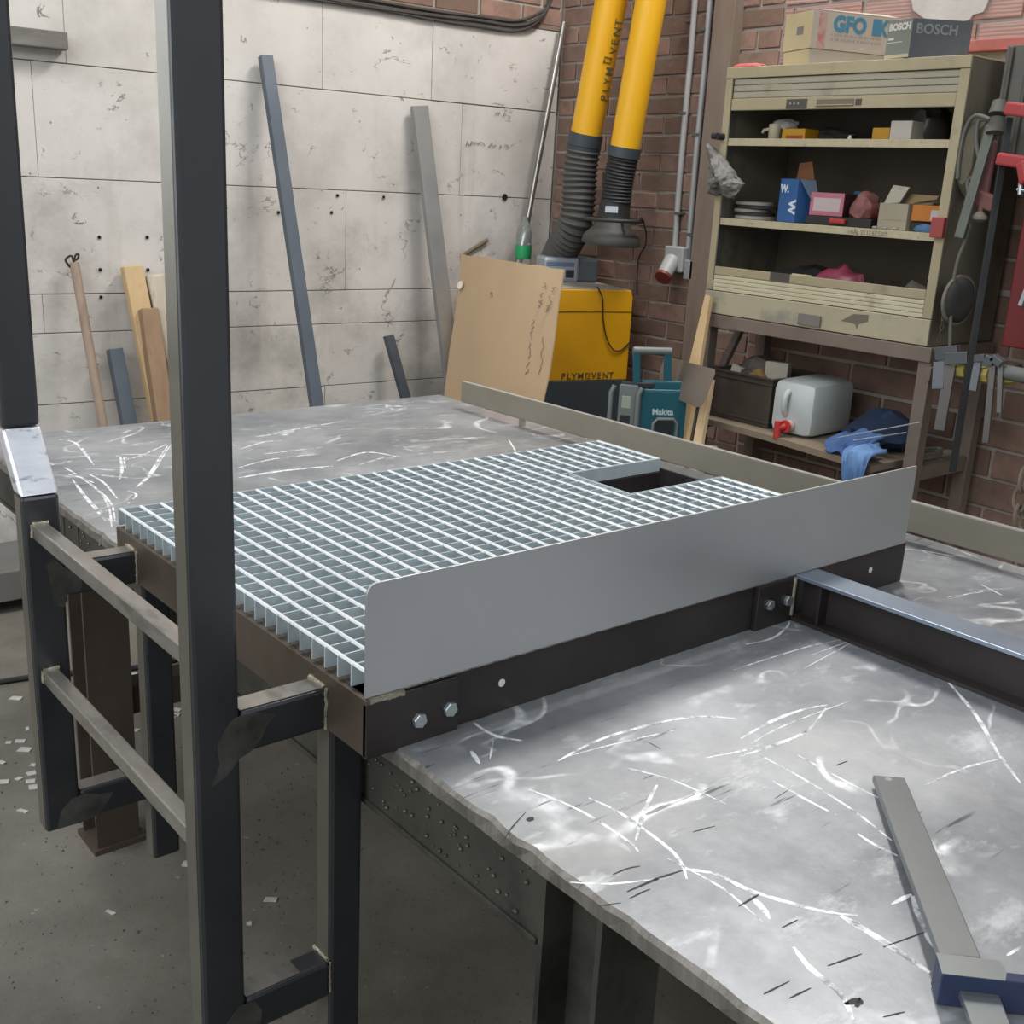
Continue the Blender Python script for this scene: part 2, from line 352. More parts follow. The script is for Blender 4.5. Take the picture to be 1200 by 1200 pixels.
# brick band above the whitewash
q = MB(); wbox(q, 0.0, 6.3, ZW, ZW + 0.02, -0.06, 0.006, 0.002); q.build('ledge', pm('dusty_ledge', '#6f5f55', '#867568', 8, 0.9, 0, 0.3), wall_back)
for r in range(4):
    z0 = ZW + 0.022 + r * 0.078; s = -(r % 2) * 0.115
    while s < 3.4:
        q = MB(); j = random.uniform(-0.004, 0.004); wbox(q, max(s, 0) + 0.005, s + 0.218, z0, z0 + 0.067, -0.06, -0.002 + j, 0.003)
        q.build('brick', BRICK_S, wall_back); s += 0.23
# right wall of bricks, plane x = 2.98
XW = 2.98
q = MB(); q.box(XW + 0.010, XW + 0.3, -3.0, 2.29, 0, 4.0); wall_right = struct(q.build('wall_right', MORTAR))
brick_me = []
def brick_mesh(l, h, rb):
    mb = MB(); mb.box(0, 0.10, 0, l, 0, h, None, 0.004)
    me = bpy.data.meshes.new('brick'); me.from_pydata([tuple(v) for v in mb.v], [], [list(f) for f in mb.f]); me.update()
    bm = bmesh.new(); bm.from_mesh(me)
    for v in bm.verts: v.co += Vector((random.uniform(-.002, .002), random.uniform(-.002, .002), random.uniform(-.002, .002)))
    bmesh.ops.recalc_face_normals(bm, faces=bm.faces[:]); bm.to_mesh(me); bm.free(); me.materials.append(BRICK_L if rb else BRICK_S); return me
SM = [brick_mesh(0.216, 0.066, 0) for _ in range(5)]; SH = brick_mesh(0.101, 0.066, 0)
LG = [brick_mesh(0.285, 0.090, 1) for _ in range(4)]
LS = [brick_mesh(0.285, 0.090, 0) for _ in range(4)]
hidden = MB(); nb = 0
def vis(y, z):
    c = Vector((XW, y, z)) - CAM; f = c.dot(M_F); px = 600 + FPX * c.dot(M_R) / f; py = 600 + FPX * c.dot(M_D) / f
    if not (-30 < px < 1230 and -25 < py < 1230): return False
    if 868 < px < 1085 and 70 < py < 350: return False       # behind the tool cabinet
    if px < 740 and py > 345: return False                   # behind the dust extractor
    if py > 700: return False
    return True
def lay(y0, y1, z0, z1, l, h, gap, meshes):
    global nb
    r = 0; z = z0
    while z < z1 - 0.02:
        y = y0 - (r % 2) * l / 2
        while y < y1 - 0.02:
            a = max(y, y0); b = min(y + l, y1)
            if b - a > 0.04:
                if vis((a + b) / 2, z + h / 2) and nb < 262:
                    o = bpy.data.objects.new('brick', random.choice(meshes)); COL.objects.link(o); o.parent = wall_right
                    o.location = Vector((XW + random.uniform(-0.003, 0.003), a + gap / 2, z)) - wloc(wall_right); L = (b - a - gap) / (l - gap)
                    o.scale = (1, L, 1); nb += 1
                else: hidden.box(XW, XW + 0.05, a + gap / 2, b - gap / 2, z, z + h - gap)
            y += l
        z += h; r += 1
    return
lay(1.00, 2.262, 0.78, 2.60, 0.23, 0.078, 0.012, SM)
lay(-1.60, 1.00, 2.045, 2.60, 0.30, 0.104, 0.014, LG)
lay(-1.60, 1.00, 0.46, 1.30, 0.30, 0.104, 0.014, LS)
lay(-1.60, 1.00, 1.30, 2.02, 0.30, 0.104, 0.014, LS)
lay(1.00, 2.262, 0.0, 0.78, 0.23, 0.078, 0.012, SM); lay(-1.60, 1.00, 0.0, 0.46, 0.30, 0.104, 0.014, LS)
if hidden.f:
    o = hidden.build('brick_courses', BRICK_S, wall_right); o['kind'] = 'stuff'; 

# ================================================================== welding table
TZ = 0.85; TX0 = 0.0375; TX1 = 1.53; TY1 = 1.143; TY0 = -2.6
tb = thing('welding_table', ((TX0 + TX1) / 2, -0.7, 0), 'large heavy steel plate table with scratched shiny top and chipped edge', 'table')
# plate with a nicked left edge
bm_ = MB(); n = 150; top = []; rnd = random.Random(3)
lf = [(TX0 + rnd.choice([0, 0, 0.0015, 0.003, -0.001]) + rnd.uniform(-0.0012, 0.0012), TY0 + (TY1 - TY0) * i / n) for i in range(n + 1)]
lfb = [(TX0 + 0.002 + rnd.uniform(-0.001, 0.001), p[1]) for p in lf]
ch = 0.004
vs = []; 
for i in range(n + 1):
    vs += [(lf[i][0] + ch + rnd.uniform(0, .002), lf[i][1], TZ), (lf[i][0], lf[i][1], TZ - ch - rnd.uniform(0, .003)), (lfb[i][0], lfb[i][1], TZ - 0.024), (TX1, lf[i][1], TZ - 0.024), (TX1, lf[i][1], TZ)]
fs = []
for i in range(n):
    a = i * 5; b = a + 5
    fs += [(a, a + 4, b + 4, b), (a + 3, a + 2, b + 2, b + 3), (a + 4, a + 3, b + 3, b + 4)]
fs += [(0, 1, 2, 3, 4), tuple(n * 5 + k for k in (4, 3, 2, 1, 0))]
bm_.add(vs, fs); top_o = bm_.build('table_top', TABLE, tb)
eg = MB()
for i in range(n):
    a = i * 5; b = a + 5
    eg.add([vs[a], vs[a + 1], vs[b + 1], vs[b]], [(0, 1, 2, 3)]); eg.add([vs[a + 1], vs[a + 2], vs[b + 2], vs[b + 1]], [(0, 1, 2, 3)])
eg.build('plate_edge', EDGE, tb, label='chipped flame-cut edge of the table plate')
# side apron: channel with lower lip
def apron(x0, sgn, y0, y1, nm='side_rail'):
    a = MB(); a.box(x0, x0 + sgn * 0.008, y0, y1, 0.7205, TZ - 0.0245); a.build(nm, UNDER, tb)
    a = MB(); a.box(x0 - sgn * 0.004, x0 + sgn * 0.05, y0, y1, 0.712, 0.720, b=0.001); a.build('rail_lip', UNDER, tb)
apron(0.062, 1, -1.10, TY1 - 0.02); apron(0.17, 1, TY0 + 0.02, -1.21); apron(TX1 - 0.03, -1, TY0 + 0.02, TY1 - 0.02)
a = MB(); a.box(0.07, TX1 - 0.04, TY1 - 0.05, TY1 - 0.042, 0.72, TZ - 0.024); a.build('end_rail', UNDER, tb)
sl = MB(); rnd = random.Random(5)                                   # spatter and slag on the apron
for k in range(150):
    y = rnd.choice([rnd.uniform(-1.08, -0.70), rnd.uniform(0.0, 0.5)]); z = rnd.uniform(0.73, 0.815); r_ = rnd.uniform(0.001, 0.0036)
    sl.lathe([(0, -r_), (r_ * .8, -r_ * .4), (r_, 0), (r_ * .7, r_ * .7), (0, r_)], (0.0595, y, z), n=5, closed=False)
o = sl.build('weld_spatter', pm('weld_spatter', '#5d5a50', '#8a867b', 20, 0.35, 0.7, 0.2), tb, smooth=True); o['kind'] = 'stuff'
def hleg(x, y):
    a = MB(); a.box(x, x + 0.10, y, y + 0.008, 0.0, 0.826); a.box(x, x + 0.10, y - 0.092, y - 0.084, 0.0, 0.826); a.box(x + 0.046, x + 0.053, y - 0.084, y, 0.0, 0.826)
    a.box(x - 0.01, x + 0.11, y - 0.102, y + 0.018, 0.0, 0.012); a.build('leg', UNDER if y < 0 else pm('brown_leg_steel', '#4a3f35', '#5b5045', 6, 0.6, 0.3, 0.2), tb)
for (lx, ly) in ((0.060, -1.11), (0.060, 0.515), (TX1 - 0.13, -1.11), (TX1 - 0.13, 0.515)): hleg(lx, ly)
for ly in (0.47, -1.16):
    a = MB(); a.box(0.155, TX1 - 0.14, ly - 0.03, ly + 0.03, 0.325, 0.395); a.build('stretcher', pm('brown_flat_stretcher', '#3f352c', '#4d4238', 6, 0.6, 0.3, 0.2), tb)
# polished strokes rubbed into the plate (wear marks) with their white glare painted in, traced on the table plane
t = NT('polished_glare_streak'); t.set('Base Color', lin('#fbfcff')); t.set('Roughness', 0.5); t.set('Metallic', 0.25)
t.set('Alpha', t.math('MULTIPLY', t.ramp(t.noise(45, 4, 0.65), 0.30, 0.56), 0.9)); SHINE = t.m
def stroke(mb, pts, w, z=TZ):
    P = smoothpath([Z(p[0], p[1], z) for p in pts], 5); n = len(P); L = []
    for i, p in enumerate(P):
        t = (P[min(i + 1, n - 1)] - P[max(i - 1, 0)]).normalized(); sd = Vector((-t.y, t.x, 0)); f = i / (n - 1)
        ww = 1.05 * w * (0.25 + 0.75 * math.sin(math.pi * min(max(f * 0.9 + 0.07, 0), 1))) * rnd.uniform(0.7, 1.15)
        L.append((p + sd * ww / 2, p - sd * ww / 2))
    for i in range(n - 1):
        a, b = L[i]; c, d = L[i + 1]; up = Vector((0, 0, 0.00035)); mb.hexa([b, d, c, a], [b + up, d + up, c + up, a + up])
ST = [([(654, 892), (700, 868), (760, 850), (815, 840), (862, 842)], .006), ([(660, 888), (720, 872), (790, 856)], .003), ([(868, 866), (905, 845), (940, 832), (970, 826)], .006), ([(866, 887), (905, 874), (945, 857), (968, 830)], .006), ([(828, 888), (870, 880), (890, 873)], .004), ([(880, 872), (920, 850), (1000, 820)], .002),
      ([(1112, 800), (1145, 840), (1168, 880), (1196, 918)], .007), ([(1085, 920), (1130, 900), (1170, 890)], .004), ([(800, 1018), (840, 1025), (885, 1046), (960, 1067), (1005, 1073)], .006), ([(985, 1073), (1030, 1100), (1090, 1140)], .011), ([(880, 1050), (895, 1066), (902, 1077)], .007),
      ([(890, 885), (940, 912), (1000, 950), (1045, 985)], .004), ([(935, 885), (990, 915), (1040, 940)], .003), ([(905, 915), (950, 940), (980, 955)], .004), ([(1005, 977), (1025, 990), (1052, 1003)], .005), ([(930, 790), (985, 760), (1000, 750), (950, 768)], .002),
      ([(875, 755), (905, 748), (922, 735), (925, 728)], .004), ([(860, 785), (900, 772), (950, 757), (985, 750)], .003), ([(735, 900), (790, 915), (850, 942)], .003), ([(690, 935), (730, 955), (790, 1000), (805, 1030)], .005), ([(620, 925), (680, 950), (735, 985), (748, 998)], .004), ([(770, 920), (755, 950), (745, 985)], .005),
      ([(555, 847), (580, 862), (612, 868)], .005), ([(578, 868), (574, 890)], .003), ([(552, 880), (562, 895)], .006), ([(668, 1034), (715, 1036), (790, 1028)], .003), ([(780, 1005), (845, 1040), (895, 1082)], .003), ([(930, 1110), (950, 1135), (985, 1165), (1000, 1195)], .007), ([(1070, 1050), (1085, 1085), (1095, 1110)], .012), ([(1045, 1060), (1068, 1048)], .006),
      ([(1060, 1000), (1100, 995)], .002), ([(1090, 985), (1104, 1004)], .006), ([(1110, 640), (1150, 655)], .003), ([(1080, 645), (1118, 652)], .003), ([(1150, 685), (1175, 698)], .004), ([(1110, 700), (1160, 692)], .003), ([(1180, 1120), (1196, 1110)], .004),
      ([(160, 571), (175, 556), (188, 535), (197, 522)], .007), ([(164, 570), (180, 553), (193, 532), (201, 521)], .004), ([(141, 535), (143, 550), (140, 562)], .008), ([(136, 534), (146, 536), (152, 538)], .004), ([(145, 536), (147, 549)], .004), ([(145, 540), (170, 532), (196, 520)], .006), ([(125, 518), (160, 508)], .006), ([(95, 560), (112, 572), (130, 590), (135, 610)], .006), ([(85, 562), (100, 582), (125, 612)], .007), ([(92, 572), (108, 590), (120, 600)], .005), ([(105, 556), (122, 566), (138, 585)], .006), ([(80, 556), (96, 560), (110, 566)], .006), ([(120, 580), (128, 596), (131, 618)], .005), ([(76, 548), (90, 556)], .005), ([(112, 556), (130, 558), (150, 560)], .005), ([(150, 575), (160, 580), (150, 590)], .005), ([(70, 515), (90, 520), (110, 545)], .008), ([(60, 545), (85, 540)], .007),
      ([(320, 507), (370, 499), (405, 493)], .006), ([(300, 512), (345, 505)], .008), ([(280, 560), (330, 552), (390, 546)], .012), ([(310, 532), (345, 528), (378, 524)], .006), ([(285, 525), (310, 518), (330, 516)], .006), ([(395, 540), (430, 530), (470, 536)], .008), ([(280, 548), (320, 538), (375, 532)], .007), ([(490, 532), (540, 528)], .003), ([(596, 515), (605, 530)], .005), ([(420, 545), (450, 536)], .006)]
s_ = MB(); rnd = random.Random(11)
for pts, wd in ST: stroke(s_, pts, wd)
sc = s_.build('polished_glare_streak', SHINE, tb); sc['kind'] = 'stuff'
s_ = MB()
for pts, wd in [([(590, 985), (600, 970), (616, 952)], .002), ([(718, 1025), (735, 1018), (750, 1015)], .002), ([(735, 1045), (770, 1030), (800, 1020)], .003), ([(738, 1053), (752, 1046), (762, 1042)], .002), ([(908, 936), (925, 925)], .001), ([(812, 975), (838, 968)], .0015), ([(866, 1062), (890, 1048)], .003), ([(915, 1088), (935, 1078)], .002), ([(970, 1132), (1010, 1118)], .002), ([(895, 1165), (925, 1150)], .002), ([(925, 1170), (950, 1158)], .002), ([(1035, 1110), (1085, 1092)], .002), ([(980, 897), (993, 892)], .002), ([(990, 1177), (1008, 1172), (1003, 1180)], .007), ([(1035, 1192), (1060, 1186)], .002), ([(700, 1062), (728, 1058)], .001), ([(618, 962), (625, 958)], .008), ([(760, 870), (775, 878)], .001)]: stroke(s_, pts, wd, TZ)
sc = s_.build('dark_gouge', plain('dark_gouge', '#3b3c3c', 0.6, 0.3), tb); sc['kind'] = 'stuff'

# ================================================================== straightedge on packers at the table's right side
se = thing('steel_straightedge', (1.47, 0, 0.872), 'long upright steel flat bar standing on edge along the right side of the table', 'metal bar')
q = MB(); q.bar((1.458, 0.915, 0.9065), (1.500, -2.2, 0.9065), 0.014, 0.067, bev=0.002); q.build('bar', BARM, se)
for k, (y, l) in enumerate(((0.62, 0.17), (-0.2, 0.06), (-1.5, 0.06))):
    q = MB(); x = 1.458 + (0.915 - y) * 0.0135; q.box(x - 0.012, x + 0.016, y, y + l, TZ, 0.873, b=0.001)
    tag(q.build('packing_strip', BARM if k else pm('pinkish_packer', '#a1948a', '#b3a59a', 5, 0.6)), ['flat packing piece under the far end of the straightedge', 'small packing piece under the straightedge behind the grating', 'small packing piece under the near end of the straightedge'][k], 'packer')
q = MB(); q.bar((1.4575, 0.913, 0.9402), (1.4995, -2.19, 0.9402), 0.012, 0.0012); q.build('ground_edge', pm('bright_edge', '#d9d9d6', '#efefee', 20, 0.35, 0.8), se, label='bright bare top edge')

# ================================================================== ladder platform frame
GT = 0.965
pf = thing('ladder_platform_frame', (0.6, -0.42, TZ), 'dark steel platform frame with welded ladder stiles and rungs resting on table edge', 'steel frame')
def part(mb, name, mat, bevel=0.0, label=None, parent=None, smooth=False): return mb.build(name, mat, parent or pf, bevel=bevel, label=label, smooth=smooth)
# end plate at the left, on which the ladder is welded
q = MB(); q.box(-0.006, 0.002, -0.832, 0.006, 0.850, 0.930, b=0.0012); q.box(0.002, 0.042, -0.82, 0.0, 0.924, 0.930); part(q, 'end_rail', MILLB, label='brown-grey end rail the ladder is welded to')
q = MB(); q.box(0.0, 1.2255, -0.824, -0.818, 0.850, 0.928, b=0.001); q.box(0.0, 1.22, -0.818, -0.778, 0.924, 0.930); part(q, 'side_rail', FRAME)
q = MB(); q.box(0.0, 1.2255, -0.002, 0.004, 0.850, 0.930, b=0.001); part(q, 'side_rail', FRAME)
q = MB(); q.box(1.2195, 1.2255, -0.82, 0.0, 0.850, 0.930, b=0.001); part(q, 'end_rail', FRAME)
q = MB(); q.box(0.60, 0.606, -0.815, -0.005, 0.855, 0.928); part(q, 'cross_member', FRAME)
for cy in (-0.40, -0.205): part(MB().box(0.93, 1.19, cy, cy + 0.005, 0.855, 0.93), 'cross_member', FRAME)
def disc(x, y, z, r, ax=(0, -1, 0), name='bolt_hole', mat=None, n=16, h=0.0006):
    q = MB(); q.lathe([(r, 0), (r, h)], (x, y, z), ax, n); return part(q, name, mat or plain('light_through_hole', '#d9dcda', 0.6))
disc(0.2195, -0.824, 0.8937, 0.0058); disc(1.1125, -0.824, 0.8932, 0.0058)
# corner splice plate with bolts
cp = part(MB().box(-0.006, 0.1385, -0.833, -0.824, 0.848, 0.924, b=0.0012), 'splice_plate', FRAME)
def bolt(x, z, y=-0.833, s=1.0, par=None):
    q = MB(); q.lathe([(0.0100 * s, 0.0), (0.0105 * s, 0.0002), (0.0105 * s, 0.0055), (0.0095 * s, 0.0066)], (x, y, z), (0, -1, 0), 6)
    return q.build('bolt', ZINC, par)
bolt(0.0738, 0.8826, par=cp, s=1.0); bolt(0.1232, 0.8848, par=cp, s=1.0)
def weld(a, b, r=0.0045, par=None):
    a = Vector(a); b = Vector(b); q = MB(); n = max(3, int((b - a).length / 0.004)); P = []; rr = []
    for i in range(n + 1): P.append(a.lerp(b, i / n) + Vector([random.uniform(-.0007, .0007) for _ in range(3)])); rr.append(r * random.uniform(0.8, 1.15))
    q.tube(P, rr, 7); return part(q, 'weld_bead', WELD, parent=par, smooth=True)
weld((0.0, -0.829, 0.926), (0.052, -0.829, 0.926), 0.005)
# joint plate + channel beam bolted to the near rail
ep = part(MB().box(0.765, 0.874, -0.834, -0.824, 0.848, 0.929, b=0.0012), 'joint_plate', FRAME)
bolt(0.7958, 0.8929, -0.834, 0.9, ep); bolt(0.8455, 0.8905, -0.834, 0.9, ep)
BX0, BX1, BY = 0.862, 0.922, -0.835
bmt = MB(); bmt.box(BX0, BX1, -2.4, BY, 0.928, 0.935, b=0.001)
be = thing('support_beam', (0.89, -1.6, TZ), 'long dark steel I-beam with blue-grey top flange crossing the table towards the right', 'steel beam')
bmt.build('top_flange', BLUEST, be, label='blue-grey shiny top flange')
q = MB(); q.box(BX0, BX1, -2.4, BY, TZ + 0.0005, 0.857); q.build('bottom_flange', FRAME, be)
q = MB(); q.box(0.889, 0.895, -2.4, BY, 0.857, 0.928); q.build('web', FRAME, be)
q = MB(); q.box(BX0 + 0.004, 0.889, BY - 0.052, BY - 0.047, 0.857, 0.928); q.build('stiffener', FRAME, be)
q = MB(); q.tube([(BX0, BY, 0.93), (BX0, BY, 0.86)], 0.003, 6); q.build('weld_bead', WELD, be)
# toe plate with rounded upper corners, 150 mm high, along the near side
def toe_poly():
    x0, x1, z0, z1, r = -0.010, 1.200, 0.936, 1.087, 0.016; P = [(x0, z0), (x1, z0), (x1, z1 + 0.001)]
    P += [(x0 + r - r * math.sin(a), z1 - r + r * math.cos(a)) for a in [math.pi / 2 * i / 8 for i in range(9)]]; return P
mt = Matrix(((1, 0, 0, 0), (0, 0, 1, 0), (0, 1, 0, 0), (0, 0, 0, 1)))
q = MB(); q.prism(toe_poly(), -0.836, -0.832, mt); part(q, 'toe_plate', BRUSH, bevel=0.0008, label='satin grey kick plate with rounded corner along the near side')
# ladder, tubes 60 x 40
def tubebar(x0, x1, y0, y1, z0, z1, name, mat=MILL, r=0.006):
    q = MB(); q.box(x0, x1, y0, y1, z0, z1); return part(q, name, mat, bevel=r)
PX0, PX1 = -0.190, -0.1295
YN = -0.736; D = 0.040
YF = -0.087
st1 = tubebar(PX0, PX1, YN, YN + D, 0.415, 2.60, 'stile')
t = NT('lit_ground_side_face'); sp_ = t.n('ShaderNodeSeparateXYZ'); t.l(t.co, sp_.inputs[0]); mr = t.n('ShaderNodeMapRange'); mr.inputs[1].default_value = 0.50; mr.inputs[2].default_value = 1.05; t.l(sp_.outputs[2], mr.inputs[0])
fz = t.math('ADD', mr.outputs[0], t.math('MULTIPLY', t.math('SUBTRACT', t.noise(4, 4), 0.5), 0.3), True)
t.set('Base Color', t.mix(fz, lin('#6a675c'), lin('#f0efe8'))); t.set('Metallic', 0.45); t.set('Roughness', 0.36); LITG = t.m  # paler with height: reflection painted into the colour, over ground steel at the top
LITF = pm('lit_side_face', '#5f5c52', '#6e6a5f', 3, 0.4, 0.35, 0.03)  # lighter tone for left faces, reflected light painted into the colour
q = MB(); q.box(PX0 - 0.0006, PX0 + 0.0006, YN + 0.0050, YN + D - 0.005, 0.42, 2.59); q.build('side_face', LITG, st1, label='left face, ground at the top, with its reflected light painted in')
# far stile: straight foot, bent piece, offset upper part
st2 = tubebar(PX0, PX1, YF, YF + D, 0.415, 1.032, 'stile')
def skew(y0, y1, z0, z1):
    return [(PX0, y0, z0), (PX1, y0, z0), (PX1, y0 + D, z0), (PX0, y0 + D, z0)], [(PX0, y1, z1), (PX1, y1, z1), (PX1, y1 + D, z1), (PX0, y1 + D, z1)]
YU = -0.012
q = MB(); q.hexa(*skew(YF, YU, 1.033, 1.130)); part(q, 'bent_section', GROUND, bevel=0.004, label='brightly ground bend between lower and upper stile')
us = tubebar(PX0 + 0.0, PX1 - 0.0, YU, YU + D, 1.131, 2.6, 'upper_stile'); q = MB(); q.box(PX0 - 0.0006, PX0 + 0.0006, YU + 0.005, YU + D - 0.005, 1.14, 2.59); q.build('side_face', LITF, us)
for (yy, zb) in ((YN, 0.287), (YF, 0.287)):
    a = tubebar(PX1 + 0.0005, -0.0065, yy, yy + D, 0.850, 0.910, 'stub_arm'); b = tubebar(PX1 + 0.0005, 0.001, yy, yy + D, 0.420, 0.480, 'stub_arm')
    lg = tubebar(0.0025 - 0.002, 0.052, yy, yy + D, zb, 0.8485, 'leg')
    if yy == YN: q = MB(); q.box(-0.0001, 0.0011, yy + 0.005, yy + D - 0.005, zb, 0.845); q.build('side_face', LITF, lg)
    q = MB(); q.box(PX1 + 0.002, -0.008, yy + 0.003, yy + D - 0.003, 0.9096, 0.9106); part(q, 'ground_top', RUNG, parent=a, label='bright bare steel top face')
    q = MB(); q.box(PX1 + 0.002, -0.045, yy + 0.004, yy + D - 0.004, 0.4797, 0.4806); part(q, 'ground_top', RUNG, parent=b, label='bright bare steel top face')
    weld((-0.008, yy + 0.002, 0.911), (-0.008, yy + D, 0.911), 0.004, a); weld((-0.007, yy, 0.91), (-0.007, yy, 0.85), 0.0025, a); weld((-0.002, yy + 0.002, 0.482), (-0.002, yy + D, 0.482), 0.003, b)
    weld((0.0, yy + 0.001, 0.849), (0.0, yy + D, 0.849), 0.003, lg); weld((0.0, yy - 0.001, 0.48), (0.0, yy - 0.001, 0.43), 0.002, b)
for zz in (0.960, 0.700):
    rg = tubebar(-0.1755, -0.151, YN + D, YF, zz, zz + 0.025, 'rung', RUNG, 0.002)
    weld((-0.176, YF - 0.002, zz + 0.026), (-0.150, YF - 0.002, zz + 0.026), 0.0038, rg); weld((-0.177, YF - 0.002, zz + 0.026), (-0.177, YF - 0.002, zz + 0.004), 0.003, rg)
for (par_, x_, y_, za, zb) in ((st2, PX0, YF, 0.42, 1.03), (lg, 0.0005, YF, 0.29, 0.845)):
    q = MB(); q.box(x_ - 0.0006, x_ + 0.0006, y_ + 0.005, y_ + D - 0.005, za, zb); q.build('side_face', LITF, par_)
# irregular hand-ground patches over the welds
def patch(cx, cz, pts, y, mat=GRIND):
    q = MB(); q.prism([(cx + p[0], cz + p[1]) for p in pts], y - 0.0006, y + 0.0002, mt); return part(q, 'ground_patch', mat, label='dull hand-ground patch over a weld')
patch(-0.128, 0.875, [(-.042, -.058), (-.02, -.048), (-.004, -.03), (.012, -.024), (.026, -.012), (.034, .004), (.048, .018), (.028, .026), (.008, .030), (-.010, .028), (-.022, .016), (-.033, -.004), (-.03, -.03)], YN)
patch(-0.128, 0.440, [(-.035, -.024), (-.003, -.022), (.018, -.018), (.022, .01), (.012, .03), (-.01, .034), (-.03, .015), (-.042, -.008)], YN)
patch(-0.130, 0.890, [(-.02, -.05), (-.003, -.058), (.002, -.036), (.024, -.034), (.030, -.012), (.02, .006), (.0, .014), (-.015, .03), (-.028, .022), (-.024, -.01)], YF)
patch(-0.130, 0.440, [(-.042, -.022), (-.003, -.023), (.030, -.019), (.048, .0), (.060, .018), (.035, .022), (.01, .032), (-.012, .030), (-.033, .012)], YF)

# ================================================================== grating
NB = 25; PB = 0.0336; PR = 0.038134; GX1 = 31 * PR
gr = thing('steel_floor_grating', (0.6, -0.42, 0.935), 'galvanised steel bar grating with rectangular cut-out lying in the platform frame', 'grating')
CX0, CY0, CY1 = 0.900, -0.2065, -0.392     # cut-out x from, y far, y near
def bearing(y, x0, x1):
    q = MB(); q.box(x0, x1, y - 0.0013, y + 0.0013, 0.935, GT - 0.0006); q.build('bearing_bar', GALV, gr)
for k in range(NB + 1):
    y = -k * PB * 0.985 - 0.004 if k else -0.0035
    y = -0.0025 - k * (0.8285 - 0.0025 - 0.003) / NB
    if CY1 < y < CY0: bearing(y, -0.004, CX0)
    else: bearing(y, -0.004, GX1)
def rod(x, y0, y1):
    q = MB(); n = max(6, int(abs(y1 - y0) / 0.014)); V = []; ph = random.uniform(0, 6)
    for i in range(n + 1):                     # twisted square rod
        y = y0 + (y1 - y0) * i / n; a = i * R(28); 
        w_ = 0.0035 + 0.0004 * math.sin(i * 2.1 + ph); V += [(x + w_ * math.cos(R(60) * j), y, GT - 0.0022 + 0.0026 * math.sin(R(60) * j)) for j in range(6)]
    F = [(i * 6 + j, i * 6 + (j + 1) % 6, i * 6 + 6 + (j + 1) % 6, i * 6 + 6 + j) for i in range(n) for j in range(6)] + [(5, 4, 3, 2, 1, 0), tuple(n * 6 + j for j in range(6))]
    q.add(V, F); q.build('cross_rod', GALVT, gr)
for s in range(32):
    x = s * PR + (0.002 if s == 0 else 0) - (0.004 if s == 31 else 0)
    if x > CX0 + 0.003: rod(x, 0.0, CY0 + 0.003); rod(x, CY1 - 0.003, -0.830)
    else: rod(x, 0.0, -0.830)
for nm, bx in (('edge_band', (CX0, GX1, CY0 - 0.0015, CY0 + 0.0015)), ('edge_band', (CX0, GX1, CY1 - 0.0015, CY1 + 0.0015)), ('edge_band', (CX0 - 0.0015, CX0 + 0.0015, CY1, CY0)), ('edge_band', (GX1 - 0.0015, GX1 + 0.0025, CY0, 0.0)), ('edge_band', (GX1 - 0.0015, GX1 + 0.0025, -0.83, CY1))):
    q = MB(); q.box(bx[0], bx[1], bx[2], bx[3], 0.935, GT); q.build(nm, GALV, gr)

# ================================================================== bar clamp lying on the table
cl = thing('bar_clamp', (0.3, -1.45, TZ), 'flat steel bar clamp with blue jaw lying on the table at the lower right', 'clamp')
zc = 0.874
c0, c1 = Z(1023, 908, 0.866), Z(1060, 911, 0.866); c2, c3 = Z(1150, 1122, 0.884), Z(1101, 1118, 0.884)
dn = Vector((0, 0, -0.009)); q = MB(); q.hexa([c0 + dn, c1 + dn, c2 + dn, c3 + dn], [c0, c1, c2, c3]); q.build('clamp_bar', RUNG if False else pm('grey_clamp_steel', '#8b8f90', '#979b9b', 4, 0.38, 0.8, 0.02), cl, bevel=0.0012)
cc = c0.lerp(c1, 0.45) + (c3 - c0).normalized() * 0.009; q = MB(); q.lathe([(0.0042, 0), (0.0042, 0.0006)], cc, (0, 0, 1), 14); q.build('rivet', ZINC, cl)
A_, B_, C_ = Z(1097, 1117, 0.886), Z(1104, 1141, 0.886), Z(1200, 1152, 0.886); D_ = Z(1172, 1126, 0.886); E_ = Z(1180, 1139, 0.886)
C_ = B_ + (C_ - B_) * 1.25; F_ = E_ + (C_ - B_) * 0.35
poly = [A_, B_, C_, F_, E_, D_]; lo = [Vector((p.x, p.y, TZ + 0.002)) for p in poly]
q = MB(); q.hexa(lo, poly); q.build('jaw', plain('blue_jaw_paint', '#27314f', 0.45), cl, bevel=0.0012, label='dark blue painted jaw')
poly2 = [B_ + Vector((0, 0, .0004)), B_.lerp(C_, .62) + Vector((0, 0, .0004)), E_.lerp(B_.lerp(C_, .62), 0.1) + Vector((0, 0, .0004)), D_ + Vector((0, 0, .0004)), A_ + Vector((0, 0, .0004))]
q = MB(); q.hexa([p - Vector((0, 0, 0.0006)) for p in poly2], poly2); q.build('ground_top', MATS['grey_clamp_steel'], cl)
e0, e1 = Z(1122, 1153, 0.870), Z(1167, 1156, 0.870); dd = (c3 - c0).normalized() * 0.16; q = MB()
q.hexa([e0 + dn, e1 + dn, e1 + dn + dd, e0 + dn + dd], [e0, e1, e1 + dd - Vector((0, 0, .006)), e0 + dd - Vector((0, 0, .006))]); q.build('clamp_bar', MATS['grey_clamp_steel'], cl, bevel=0.0012)
